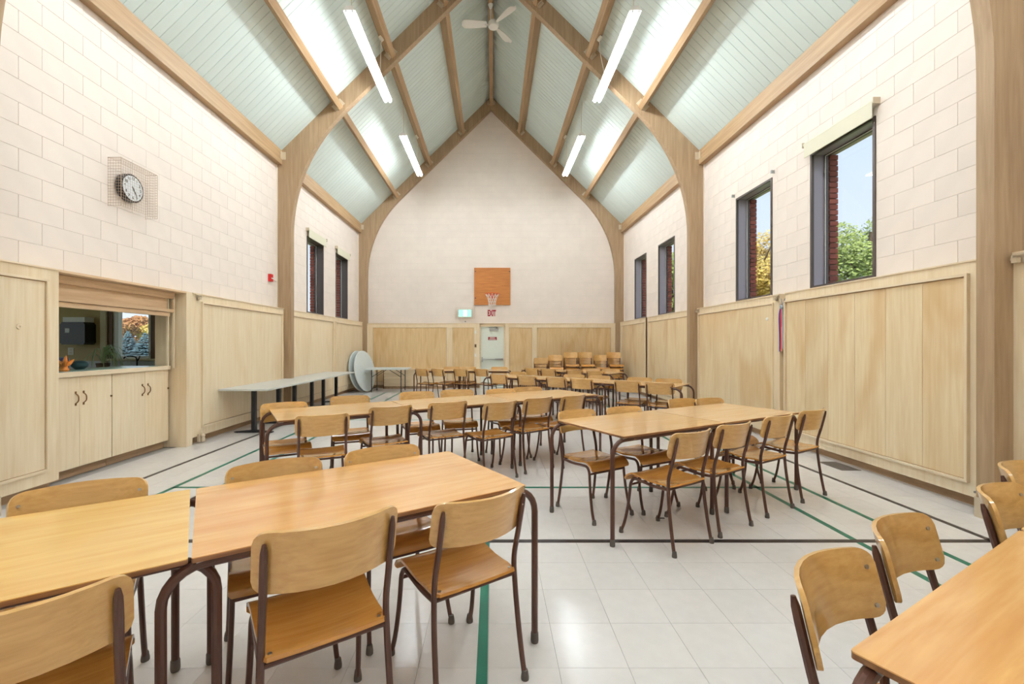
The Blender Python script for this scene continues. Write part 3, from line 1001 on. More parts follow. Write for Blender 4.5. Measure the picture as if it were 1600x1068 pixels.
# ------------------------------------------------------------------ basketball hoop, exit signs
hp = thing('basketball_hoop', 'plywood basketball backboard with orange rim and white net above the door', 'basketball hoop', (0.0, YE - .03, 3.28))
obj('backboard', MB().box(-.59, .58, -.02, .025, -.60, .60), M['board'], hp)
for (x, z) in ((-.55, .48), (.55, .48), (-.55, -.38)):
    obj('bolt', MB().box(x - .02, x + .02, -.03, -.02, z - .012, z + .012), M['blackmetal'], hp)
obj('rim_plate', MB().box(-.07, .05, -.03, -.02, -.40, -.25), M['orange'], hp)
rim_c = Vector((-.01, -.30, -.27))
mb = MB().tube([rim_c + Vector((.225 * math.cos(2 * PI * k / 24), .225 * math.sin(2 * PI * k / 24), 0)) for k in range(25)], .010, 6, caps=False)
mb.box(-.05, .03, -.09, -.03, -.275, -.262).tube([(-.01, -.03, -.38), (-.01, -.09, -.28)], .012, 6)
obj('rim', mb, M['orange'], hp)
net = MB()
N_ = 12
def npnt(k, lv):
    rr = [.22, .165, .125, .11, .12][lv]; zz = [-.01, -.11, -.21, -.30, -.40][lv]
    a = 2 * PI * (k + .5 * lv) / N_
    return rim_c + Vector((rr * math.cos(a), rr * math.sin(a), zz))
for k in range(N_):
    for lv in range(4):
        net.tube([npnt(k, lv), npnt(k, lv + 1)], .0055, 4)
        net.tube([npnt(k, lv), npnt(k - 1, lv + 1)], .0055, 4)
obj('net', net, M['net'], hp)

ex = thing('exit_sign', 'lit green pictogram exit sign in a wire guard beside the backboard', 'exit sign', (-.89, YE, 2.41))
obj('housing', MB().box(-.22, .22, -.07, -.002, -.13, .13), M['white'], ex)
obj('sign_face', MB().box(-.205, .205, -.073, -.07, -.115, .115), M['exitglow'], ex)
pic = MB()
pic.box(-.05, .06, -.075, -.073, -.10, .10)
obj('pictogram_door', pic, M['exitwhite'], ex)
run = MB()
run.lathe([(0, 0), (.018, 0), (.018, -.002), (0, -.002)], (-.005, -.0755, .07), 10, axis='y')
for (p, q) in (((-.002, .05), (-.02, -.01)), ((-.02, -.01), (.02, -.045)), ((.02, -.045), (.005, -.085)), ((-.02, -.01), (-.06, -.04)), ((-.06, -.04), (-.09, -.04)), ((0, .045), (.04, .02)), ((0, .045), (-.05, .03))):
    run.tube([(p[0], -.0765, p[1]), (q[0], -.0765, q[1])], .008, 4)
obj('running_figure', run, M['exitglow'], ex)
gd = MB()
for k in range(12):
    x = -.31 + .62 * k / 11
    gd.box(x - .0025, x + .0025, -.13, -.125, -.17, .17)
for k in range(7):
    z = -.17 + .34 * k / 6
    gd.box(-.31, .31, -.13, -.125, z - .0025, z + .0025)
for x in (-.31, .31):
    for k in range(7):
        z = -.17 + .34 * k / 6
        gd.box(x - .0025, x + .0025, -.125, -.002, z - .0025, z + .0025)
obj('wire_guard', gd, M['metal_beige'], ex)
le = put('exit_lettering', text_mesh('EXIT', 0.235, M['letter_red'], bold=0.010), None, (-.025, YE - .002, 2.41), (PI / 2, 0, 0))
le.scale = (0.56, 1.12, 1)
tag(le, 'red EXIT letters on the block wall above the far door', 'lettering')
dot = thing('wall_sensor', 'tiny grey sensor on the far wall below the lit exit sign', 'sensor', (-.88, YE, 2.15))
obj('body', MB().lathe([(0, 0), (.022, 0), (.016, -.03), (0, -.032)], (0, 0, 0), 10, axis='y'), M['steel'], dot)

# ------------------------------------------------------------------ low slatted box along the far wall
bx = thing('plank_box', 'low wooden cover of horizontal boards against the far wall left of the door', 'bench', (-2.45, YE - .13, 0))
obj('end_board', MB().box(-1.0, -.98, -.24, 0, 0, .60), M['kbrown'], bx)
obj('end_board', MB().box(.98, 1.0, -.24, 0, 0, .60), M['maple'], bx)
for k in range(5):
    obj('plank', MB().box(-.98, .98, -.235, -.215, .085 + k * .104, .085 + k * .104 + .099), M['maple_rail_x'], bx)
obj('top_board', MB().box(-1.02, 1.02, -.26, 0, .60, .625), M['maple_rail_x'], bx)
obj('toe_board', MB().box(-.98, .98, -.20, -.18, 0, .085), M['toe'], bx)

# ------------------------------------------------------------------ clock and its wire guard, fire alarm
CKY, CKZ = 5.15, 3.235
ck = thing('wall_clock', 'round black wall clock with white dial behind a wire guard', 'clock', (XL, CKY, CKZ))
obj('case', MB().lathe([(0, .002), (.145, .002), (.162, .02), (.162, .085), (.15, .095), (.142, .088), (0, .088)], (0, 0, 0), 40, axis='x'), M['black'], ck, smooth=True)
dial = obj('dial', MB().lathe([(0, .086), (.143, .086), (.143, .090), (0, .090)], (0, 0, 0), 40, axis='x'), M['dial'], ck)
for k in range(1, 13):
    a = 2 * PI * k / 12
    put('numeral', text_mesh(str(k), .044, M['black'], .0005, .0012), dial, (.0912, .112 * math.sin(a), .112 * math.cos(a)), (PI / 2, 0, PI / 2))
def hand(ang, l, wd, x):
    d = Vector((0, math.sin(ang), math.cos(ang))); e = Vector((0, d.z, -d.y))
    obj('clock_hand', MB().obox(Vector((x, 0, 0)) + d * (l / 2 - .012), d * (l / 2 + .012), e * wd, Vector((.0008, 0, 0))), M['black'], ck)
hand(2 * PI * 24.5 / 60, .105, .0035, .0935)
hand(2 * PI * (4.9 / 12), .068, .005, .0955)
gw = thing('clock_guard', 'tan wire mesh cage around the wall clock', 'wire guard', (XL, CKY + .03, CKZ - .005))
mb = MB()
W2, H2, D2 = .265, .27, .15
tw = .0009
n_y, n_z, n_x = 17, 17, 6
for k in range(n_y + 1):
    y = -W2 + 2 * W2 * k / n_y
    mb.box(D2 - tw, D2 + tw, y - tw, y + tw, -H2, H2)
    mb.box(.001, D2, y - tw, y + tw, H2 - tw, H2 + tw)
for k in range(n_z + 1):
    z = -H2 + 2 * H2 * k / n_z
    mb.box(D2 - tw, D2 + tw, -W2, W2, z - tw, z + tw)
    for y in (-W2, W2):
        mb.box(.001, D2, y - tw * 1.4, y + tw * 1.4, z - tw * 1.4, z + tw * 1.4)
for k in range(n_x):
    x = .004 + (D2 - .004) * k / (n_x - 1)
    for y in (-W2, W2):
        mb.box(x - tw, x + tw, y - tw, y + tw, -H2, H2)
    mb.box(x - tw, x + tw, -W2, W2, H2 - tw, H2 + tw)
obj('wire_mesh', mb, M['wire'], gw)
fb = MB().tube([(.001, -W2, H2), (D2, -W2, H2), (D2, W2, H2), (.001, W2, H2)], .004, 5).tube([(D2, -W2, -H2), (D2, -W2, H2)], .003, 5).tube([(D2, W2, -H2), (D2, W2, H2)], .003, 5)
obj('edge_wire', fb, M['wire'], gw)

al = thing('fire_alarm', 'small red fire alarm box on the left wall beside the arch', 'alarm', (XL, 8.47, 2.69))
obj('box', MB().box(.001, .055, -.045, .045, -.07, .07), M['red'], al)
obj('pull_bar', MB().box(.055, .065, -.03, .03, -.02, .0), M['white'], al)
obj('conduit', MB().tube([(.012, .045, -.01), (.012, .285, -.03)], .009, 6), M['block'], al)

# ------------------------------------------------------------------ serving hatch
hy0, hy1 = HATCH[0], HATCH[1]
obj('hatch_post', MB().box(XL - .29, FXL, hy1, 6.10, 0, ZT + .014), M['maple_pale'], wall_left)
obj('hatch_jamb', MB().box(XL - .29, XL + .0, hy0 - .029, hy0, 0, ZT), M['maple_pale'], wall_left)
obj('hatch_head', MB().box(FXL - .30, FXL, hy0, hy1, ZT - .01, ZT + .014), M['trimwood'], wall_left)
sh = thing('hatch_shutter', 'half raised wooden shutter with rails over the serving hatch', 'shutter', (-4.36, (hy0 + hy1) / 2, 1.80))
hl = (hy1 - hy0) / 2 - .002
obj('head_moulding', MB().box(-.02, .06, -hl, hl - .05, .19 + .06, .295).box(-.02, .045, -hl, hl - .05, .215, .25), M['trimwood'], sh)
obj('shutter_board', MB().box(-.035, -.01, -hl, hl - .10, .0, .30), M['trimwood'], sh)
obj('lift_rail', MB().box(-.012, .045, -hl, hl - .04, .035, .075), M['trimwood'], sh)
obj('bottom_rail', MB().box(-.04, .02, -hl, hl - .09, -.02, .03), M['trimwood'], sh)
for k, (xx, yy) in enumerate(((.03, hl - .035), (-.02, hl - .075))):
    obj('guide_track', MB().box(xx - .012, xx + .012, yy - .008, yy + .008, -.72, .30), M['maple_pale'], sh)

ctr = thing('serving_counter', 'pale green serving counter with maple edge inside the hatch', 'counter', (-4.40, (hy0 + hy1) / 2, 1.07))
obj('top', MB().box(-.60, -.002, -hl, hl - .03, .0, .042), M['counter'], ctr)
obj('edge_band', MB().box(-.002, .03, -hl, hl - .03, -.006, .044), M['maple_rail'], ctr)
def cupboard(ya, yb, label, hy):
    c = thing('base_cupboard', label, 'cupboard', (-4.40, ya, 0))
    L = yb - ya
    obj('carcass', MB().box(-.55, -.02, .001, L - .001, .10, 1.062), M['maple_pale'], c)
    obj('toe_board', MB().box(-.08, -.07, .001, L - .001, 0, .10), M['toe'], c)
    mid = hy - ya
    for (a, b, hh) in ((.004, mid - .0015, -1), (mid + .0015, L - .004, 1)):
        d = obj('door', MB().box(-.018, .0, a, b, .105, 1.058), M['maple_pale'], c)
        yy = mid + hh * .045
        obj('handle', MB().tube(spline([(.0, yy, .775), (.028, yy, .80), (.034, yy, .83), (.028, yy, .86), (.0, yy, .885)], 4), .006, 6).obox((.002, yy, .768), (.002, 0, 0), (0, .009, 0), (0, 0, .013)).obox((.002, yy, .892), (.002, 0, 0), (0, .009, 0), (0, 0, .013)), M['brass'], d)
    if hh:
        obj('catch', MB().box(.0, .012, L - .02, L - .004, .80, .82), M['brass'], c)
cupboard(hy0 + .002, 5.06, 'maple double-door cupboard under the hatch, left unit', 4.665)
cupboard(5.064, hy1 - .035, 'maple double-door cupboard under the hatch, unit beside the post', 5.545)

# ------------------------------------------------------------------ kitchen behind the hatch
KX0, KX1, KY0, KY1, KZ = -8.3, XL - .30, 2.6, 7.2, 2.7
KW = (-6.31, -5.40, 1.17, 2.25)
kb = MB()
for r in rect_minus((KX0, KX1, 0, KZ), [KW]):
    kb.box(r[0], r[1], KY1, KY1 + .2, r[2], r[3])
wall_kitchen = structure(obj('wall_kitchen', kb, M['kwall']))
ks = MB()
for r in rect_minus((KY0 - .1, KY1 + .2, 0, KZ), [(3.4, 6.4, 1.0, 2.3)]):  # unseen opening, added so that sky light brightens the kitchen
    ks.box(KX0 - .1, KX0, r[0], r[1], r[2], r[3])
structure(obj('wall_kitchen_side', ks.box(KX0, KX1, KY0 - .1, KY0, 0, KZ), M['kwall']))
structure(obj('ceiling_kitchen', MB().box(KX0 - .1, KX1, KY0 - .1, KY1 + .2, KZ, KZ + .1), M['plaster']))
structure(obj('floor_kitchen', MB().box(KX0 - .1, KX1 - .0, KY0 - .1, KY1 + .2, -.1, 0), M['tile']))
kw = structure(obj('window_7', MB().box(-6.23, -6.145, KY1 - .01, KY1 + .07, 1.17, 2.25).box(-5.65, -5.60, KY1 - .01, KY1 + .07, 1.17, 2.25).box(-6.145, -5.65, KY1 - .01, KY1 + .07, 1.17, 1.215).box(-6.145, -5.65, KY1 - .01, KY1 + .07, 2.2, 2.25), M['white']))
obj('casing', MB().box(-6.31, -6.23, KY1 - .03, KY1 + .1, 1.17, 2.25), M['kbrown'], kw)
obj('casing', MB().box(-5.60, -5.50, KY1 - .03, KY1 + .1, 1.17, 2.25), M['kbrown'], kw)
obj('pane', MB().box(-6.145, -5.65, KY1 + .03, KY1 + .034, 1.215, 2.2), M['glass'], kw)
obj('side_pane', MB().box(-5.50, -5.43, KY1 + .03, KY1 + .034, 1.17, 2.25), M['glass'], kw)
obj('side_frame', MB().box(-5.43, -5.40, KY1 - .01, KY1 + .07, 1.17, 2.25), M['white'], kw)
obj('sill', MB().box(-6.33, -5.38, KY1 - .10, KY1 + .02, 1.14, 1.17), M['kcream'], kw)
obj('pilaster', MB().box(-6.40, -6.31, KY1 - .06, KY1, 0, KZ), M['kcream'], wall_kitchen)
kc = thing('sink_counter', 'grey-green kitchen counter with backsplash under the kitchen window', 'counter', (-6.0, KY1 - .005, 0))
obj('cabinet', MB().box(-1.4, 1.3, -.58, 0, .0, .90), M['maple_pale'], kc)
obj('top', MB().box(-1.4, 1.3, -.62, 0, .90, .94), M['counter'], kc)
obj('backsplash', MB().box(-1.4, 1.3, -.02, 0, .94, 1.13), M['greytop'], kc)
fa = thing('tap', 'dark curved tap standing at the kitchen window', 'tap', (-5.72, KY1 - .16, .94))
obj('spout', MB().tube(spline([(0, 0, 0), (0, 0, .22), (-.03, -.03, .27), (-.12, -.06, .27), (-.15, -.07, .24)], 5), .011, 8), M['blackmetal'], fa, smooth=True)
obj('lever', MB().tube([(.02, 0, .20), (.05, 0, .28)], .008, 6), M['blackmetal'], fa)
dp = thing('towel_dispenser', 'black paper towel dispenser on the kitchen wall', 'dispenser', (-6.72, KY1, 1.40))
obj('body', MB().prism([(-.20, .03), (-.17, .0), (.17, .0), (.20, .03), (.20, .32), (.17, .36), (-.17, .36), (-.20, .32)], 'y', -.20, -.001), M['black'], dp)
obj('label_plate', MB().box(-.115, -.045, -.204, -.20, .19, .26), M['greytop'], dp)
bxo = tag(obj('paper_box', MB().box(-6.90, -6.55, KY1 - .17, KY1 - .002, 1.761, 1.84), M['white']), 'white carton lying on top of the black towel dispenser', 'box')
ol = thing('wall_outlet', 'cream outlet plate on the kitchen wall below the dispenser', 'outlet', (-6.93, KY1, 1.29))
obj('plate', MB().box(-.045, .045, -.008, -.001, -.06, .06), M['offwhite'], ol)
obj('socket', MB().box(-.018, .018, -.011, -.008, .01, .04).box(-.018, .018, -.011, -.008, -.04, -.01), M['kcream'], ol)
sp_pl = thing('spider_plant', 'arching spider plant in a pot below the kitchen window', 'plant', (-6.05, 6.80, .941))
obj('pot', MB().lathe([(0, 0), (.06, 0), (.085, .15), (.09, .17), (.075, .17), (.07, .15), (0, .15)], (0, 0, 0), 16), M['terracotta'], sp_pl, smooth=True)
rr = random.Random(5)
for k in range(26):
    a = rr.uniform(0, 2 * PI); l = rr.uniform(.16, .34); hgt = rr.uniform(.18, .34)
    d = Vector((math.cos(a), math.sin(a), 0)); e = Vector((-d.y, d.x, 0))
    pts = spline([Vector((0, 0, .15)), d * l * .3 + Vector((0, 0, .15 + hgt * .8)), d * l * .7 + Vector((0, 0, .15 + hgt * .9)), d * l + Vector((0, 0, .15 + hgt * .35)), d * l * 1.1 + Vector((0, 0, .12 + hgt * .0))], 4)
    mb = MB()
    n = len(pts)
    vs, fs = [], []
    for i, p in enumerate(pts):
        wd = .010 * (1 - abs(i / (n - 1) - .35) * 1.1) + .001
        vs += [p - e * wd, p + e * wd]
    fs = [(2 * i, 2 * i + 1, 2 * i + 3, 2 * i + 2) for i in range(n - 1)]
    mb.add(vs, fs)
    obj('leaf', mb, M['leafgreen'], sp_pl, smooth=True)
orn = thing('leaf_ornament', 'orange leaf-shaped ornament on the serving counter by the left jamb', 'ornament', (-4.60, 4.70, 1.112))
obj('base', MB().lathe([(0, 0), (.035, 0), (.045, .02), (.03, .05), (.015, .06), (0, .06)], (0, 0, 0), 12), M['orangeleaf'], orn, smooth=True)
for (a, t, l) in ((0, 10, .13), (60, 45, .12), (130, 50, .11), (200, 55, .10), (260, 40, .12), (320, 50, .11)):
    ca, ct = math.radians(a), math.radians(t)
    d = Vector((math.cos(ca) * math.sin(ct), math.sin(ca) * math.sin(ct), math.cos(ct)))
    p0 = Vector((0, 0, .045))
    obj('leaf', MB().tube([p0, p0 + d * l * .45, p0 + d * l * .75, p0 + d * l], [.010, .024, .014, .002], 6), M['orangeleaf'], orn)
bw = thing('blue_bowl', 'dark teal bowl standing on the serving counter', 'bowl', (-4.80, 5.09, 1.112))
obj('shell', MB().lathe([(0, 0), (.04, 0), (.075, .035), (.08, .07), (.05, .095), (.02, .10), (0, .10)], (0, 0, 0), 18), M['teal'], bw, smooth=True)
cn = thing('navy_canister', 'navy canister at the left edge of the serving counter', 'canister', (-4.94, 5.02, 1.112))
obj('body', MB().lathe([(0, 0), (.06, 0), (.062, .12), (.055, .14), (0, .14)], (0, 0, 0), 16), M['navy'], cn, smooth=True)
gl = thing('tall_glass', 'clear tall glass at the left jamb of the serving hatch', 'glass', (-4.50, 4.56, 1.112))
obj('wall', MB().lathe([(.022, 0), (.028, .16), (.026, .16), (.020, .006)], (0, 0, 0), 16), M['glass'], gl, smooth=True)

# ------------------------------------------------------------------ outside: lawn and trees
structure(obj('ground_lawn', MB().box(-390, XL - .32, 7.6, 395, -.4, -.3).box(XR + .32, 390, -20, 395, -.4, -.3).box(-390, KX0 - .12, -20, 7.6, -.4, -.3), M['grass']))
def leaf_cloud(mb, c, rad, n, size, rng):
    for _ in range(n):
        while True:
            p = Vector((rng.uniform(-1, 1), rng.uniform(-1, 1), rng.uniform(-1, 1)))
            if .35 < p.length < 1: break
        p = Vector((c[0] + p.x * rad[0], c[1] + p.y * rad[1], c[2] + p.z * rad[2]))
        a = Vector((rng.uniform(-1, 1), rng.uniform(-1, 1), rng.uniform(-1, 1))).normalized()
        b = a.orthogonal().normalized()
        s = size * rng.uniform(.6, 1.3)
        mb.add([p - a * s, p + b * s * .6, p + a * s, p - b * s * .6], [(0, 1, 2, 3)])
def broad_tree(loc, h, r, mat, label, seed, n=5200, size=.16, cat='tree', group=None):
    rng = random.Random(seed)
    t = thing('leafy_tree', label, cat, loc, group=group)
    tr = MB().tube(spline([(0, 0, 0), (.1, .05, h * .3), (0, -.1, h * .55), (.1, 0, h * .85)], 4), [.22] * 4 + [.17] * 4 + [.08] * 4 + [.05], 8)
    for k in range(9):
        a = 2 * PI * k / 9 + rng.uniform(-.3, .3)
        z0 = h * rng.uniform(.3, .6)
        l = r * rng.uniform(.6, .9)
        tr.tube([(0, 0, z0), (math.cos(a) * l * .5, math.sin(a) * l * .5, z0 + h * .12), (math.cos(a) * l, math.sin(a) * l, z0 + h * .28)], [.07, .05, .02], 6)
    obj('trunk', tr, M['bark'], t)
    fo = MB()
    for k in range(13):
        a = rng.uniform(0, 2 * PI); q = rng.uniform(.2, .75) * r
        z = h * rng.uniform(.38, .86)
        k2 = 1 - .5 * abs(z / h - .6)
        leaf_cloud(fo, (math.cos(a) * q, math.sin(a) * q, z), (r * .42 * k2, r * .42 * k2, h * .13), n // 13, size, rng)
    obj('foliage', fo, mat, t)
    return t
gt = 'trees outside the right windows'
broad_tree((17.6, 20.5, -.3), 8.2, 3.5, M['greenleaf'], 'green leafy tree seen through the large nearest right window', 11, 26000, .085)
broad_tree((15.2, 26.0, -.3), 9.2, 3.6, M['yellowleaf'], 'yellow autumn tree seen through the second right window', 12, 20000, .10)
broad_tree((13.5, 33.0, -.3), 9.5, 3.4, M['greenleaf'], 'green tree seen through the third window of the right wall', 13, 12000, .12)
broad_tree((11.5, 39.0, -.3), 9.5, 3.2, M['yellowleaf'], 'yellow tree seen through the farthest window of the right wall', 14, 10000, .13)
def spruce(loc, h, r, label, seed):
    rng = random.Random(seed)
    t = thing('spruce_tree', label, 'tree', loc)
    obj('trunk', MB().tube([(0, 0, 0), (0, 0, h * .95)], [.09, .02], 6), M['bark'], t)
    fo = MB()
    for lv in range(14):
        z = h * (.06 + .92 * lv / 14)
        rl = r * (1 - lv / 14.5)
        nb_ = int(30 - lv * 1.2)
        for k in range(nb_):
            a = 2 * PI * (k + rng.random() * .6) / nb_
            d = Vector((math.cos(a), math.sin(a), 0)); e = Vector((-d.y, d.x, 0))
            l = rl * rng.uniform(.8, 1.1)
            wd = .07 + .12 * rl
            zj = max(.05, z + rng.uniform(-.03, .03) * h)
            p0 = Vector((0, 0, zj + .08)); p1 = d * l * .6 + Vector((0, 0, zj + .02)); p2 = d * l + Vector((0, 0, zj - .04 + .06 * rng.random()))
            fo.add([p0, p1 - e * wd, p2, p1 + e * wd, p1 + Vector((0, 0, .10))], [(0, 1, 4), (1, 2, 4), (2, 3, 4), (3, 0, 4), (0, 3, 2, 1)])
    obj('needles', fo, M['spruce'], t)
hd = thing('hedge_row', 'low grey-green hedge behind the two blue spruces', 'hedge', (-40.5, 52, -.3))
hrng = random.Random(31)
hb = MB()
for k in range(16):
    leaf_cloud(hb, (-8 + k * 1.1, 0, .9), (1.0, .8, .9), 260, .16, hrng)
obj('foliage', hb, M['spruce'], hd)
obj('stems', MB().box(-8, 9, -.05, .05, 0, .8), M['bark'], hd)
spruce((-37.9, 45.5, -.3), 3.2, 1.9, 'blue spruce on the left half of the kitchen window', 21)
spruce((-36.1, 45.5, -.3), 3.0, 1.9, 'blue spruce on the right half of the kitchen window', 22)
broad_tree((-58.5, 70, -.3), 6.6, 3.6, M['autumn'], 'russet autumn tree behind the two blue spruces', 23, 3500, .26)
broad_tree((-55.5, 72, -.3), 5.6, 3.0, M['yellowleaf'], 'golden shrubby tree between the two blue spruces', 24, 3000, .26)
broad_tree((-63.5, 74, -.3), 5.2, 3.4, M['autumn'], 'low russet tree at the left edge of the kitchen window', 25, 3000, .26)

# ------------------------------------------------------------------ tables
TABLE_H = 0.76
def make_table(cx, cy, ang, L, W, mat, label, group, inset=0.03, foot=True):
    t = thing('work_table', label, 'table', (cx, cy, 0), math.radians(ang), group)
    hl_, hw_ = L / 2, W / 2
    th = 0.016
    c = 0.008
    pts = []
    for (sx, sy, a0_) in ((1, 1, 0), (-1, 1, 90), (-1, -1, 180), (1, -1, 270)):
        for k in range(4):
            a = math.radians(a0_ + 30 * k)
            pts.append((sx * (hl_ - c) + c * math.cos(a), sy * (hw_ - c) + c * math.sin(a)))
    obj('table_top', MB().prism(pts, 'z', TABLE_H - .003, TABLE_H), M[mat], t)
    obj('edge_band', MB().prism([(x * .9995, y * .9995) for x, y in pts], 'z', TABLE_H - th, TABLE_H - .003), M['edge'], t)
    R, r = .11, .0155
    zt = TABLE_H - th - r - .001
    xe = hl_ + .075
    for s in (-1, 1):
        y = s * (hw_ - inset)
        path = [(-xe, y, .012)]
        for k in range(7):
            a = PI - (PI / 2) * k / 6
            path.append((-xe + R + R * math.cos(a), y, zt - R + R * math.sin(a)))
        for k in range(7):
            a = PI / 2 - (PI / 2) * k / 6
            path.append((xe - R + R * math.cos(a), y, zt - R + R * math.sin(a)))
        path.append((xe, y, .012))
        fr = obj('leg_frame', MB().tube(path, r, 10), M['brown'], t, smooth=True)
        for q in (-1, 1):
            obj('foot_cap', MB().lathe([(0, 0), (.017, 0), (.019, .01), (.018, .045), (.0158, .05), (0, .05)], (q * xe, y, 0), 12), M['rubber'], fr, smooth=True)
    for q in (-1, 1):
        x = q * (hl_ - .16)
        obj('cross_bar', MB().tube([(x, -(hw_ - inset), zt - .004), (x, hw_ - inset, zt - .004)], .012, 8), M['brown'], t, smooth=True)
        for s in (-1, 1):
            obj('corner_clip', MB().box(q * (hl_ - .012), q * (hl_ - .05), s * (hw_ - inset - .02), s * (hw_ - inset + .012), TABLE_H - th - .012, TABLE_H - th), M['steel'], t)
    return t

def row_tables(p, ang, L, W, n, pitch, mats, labels, group):
    u = Vector((math.cos(math.radians(ang)), math.sin(math.radians(ang)))); nn = Vector((-u.y, u.x))
    for k in range(n):
        c = Vector(p) + u * (L / 2 + pitch * k) + nn * W / 2
        make_table(c.x, c.y, ang, L, W, mats[k], labels[k], group, 0.03 if k % 2 == 0 else 0.066)
    return u, nn

g1 = 'front left tables'
make_table(-0.5825, 1.972, 33.1, 1.257, 0.762, 'top_orange', 'large orange-brown table in the left foreground', g1, 0.03)
make_table(-1.641, 1.272, 34.2, 1.25, 0.762, 'top_yellow', 'yellow-topped table cut off by the left picture edge', g1, 0.066)
P2, A2, L2, W2_ = (-1.81, 3.68), 31.4, 1.225, 0.76
row_tables(P2, A2, L2, W2_, 3, 1.237, ['top_tan'] * 3, ['left end table of the long middle row', 'centre table of the long three-table middle row', 'right end table of the long middle row'], 'tables of the middle row')
P3, A3, L3 = (0.9135, 3.049), 28.6, 1.125
row_tables(P3, A3, L3, 0.765, 2, 1.135, ['top_tan', 'top_pink'], ['nearer table of the pair right of centre', 'farther table of the pair right of centre, towards the wall'], 'tables right of centre')
A7 = 29.0
u7 = Vector((math.cos(math.radians(A7)), math.sin(math.radians(A7)))); n7 = Vector((-u7.y, u7.x))
c7 = Vector((0.749, 0.918)) + u7 * 0.61 - n7 * 0.38
make_table(c7.x, c7.y, A7, 1.22, 0.76, 'top_orange', 'orange table in the bottom right corner of the picture', 'front right tables', 0.03)
c8 = c7 + u7 * 1.235
make_table(c8.x, c8.y, A7, 1.22, 0.76, 'top_orange', 'table continuing the bottom right corner table past the picture edge', 'front right tables', 0.066)
AH = -38.0
uH = Vector((math.cos(math.radians(AH)), math.sin(math.radians(AH)))); nH = Vector((-uH.y, uH.x))
PH = Vector((2.77, 6.60))
hl_lab = ['table near the right wall at the right end of the slanting row', 'middle table of the slanting row behind the centre', 'left end table of the slanting row behind the centre']
for k in range(3):
    c = PH - uH * (0.61 + 1.235 * k) + nH * 0.38
    make_table(c.x, c.y, AH, 1.22, 0.76, 'top_tan', hl_lab[k], 'tables of the slanting row', 0.03 if k % 2 == 0 else 0.066)
AJ = -42.0
uJ = Vector((math.cos(math.radians(AJ)), math.sin(math.radians(AJ)))); nJ = Vector((-uJ.y, uJ.x))
PJ = Vector((2.55, 9.55))
for k in range(2):
    c = PJ - uJ * (0.61 + 1.235 * k) + nJ * 0.38
    make_table(c.x, c.y, AJ, 1.22, 0.76, 'top_tan', ['table at the back right in front of the stacked chairs', 'left table of the back right pair'][k], 'tables at the back right', 0.03 if k % 2 == 0 else 0.066)
AK = -4.0
uK = Vector((math.cos(math.radians(AK)), math.sin(math.radians(AK)))); nK = Vector((-uK.y, uK.x))
PK = Vector((-1.86, 10.75))
for k in range(2):
    c = PK + uK * (0.56 + 1.135 * k) + nK * 0.38
    make_table(c.x, c.y, AK, 1.12, 0.76, 'top_tan', ['left table of the back row facing the far door', 'right table of the back row facing the far door'][k], 'tables before the far door', 0.03 if k % 2 == 0 else 0.066)

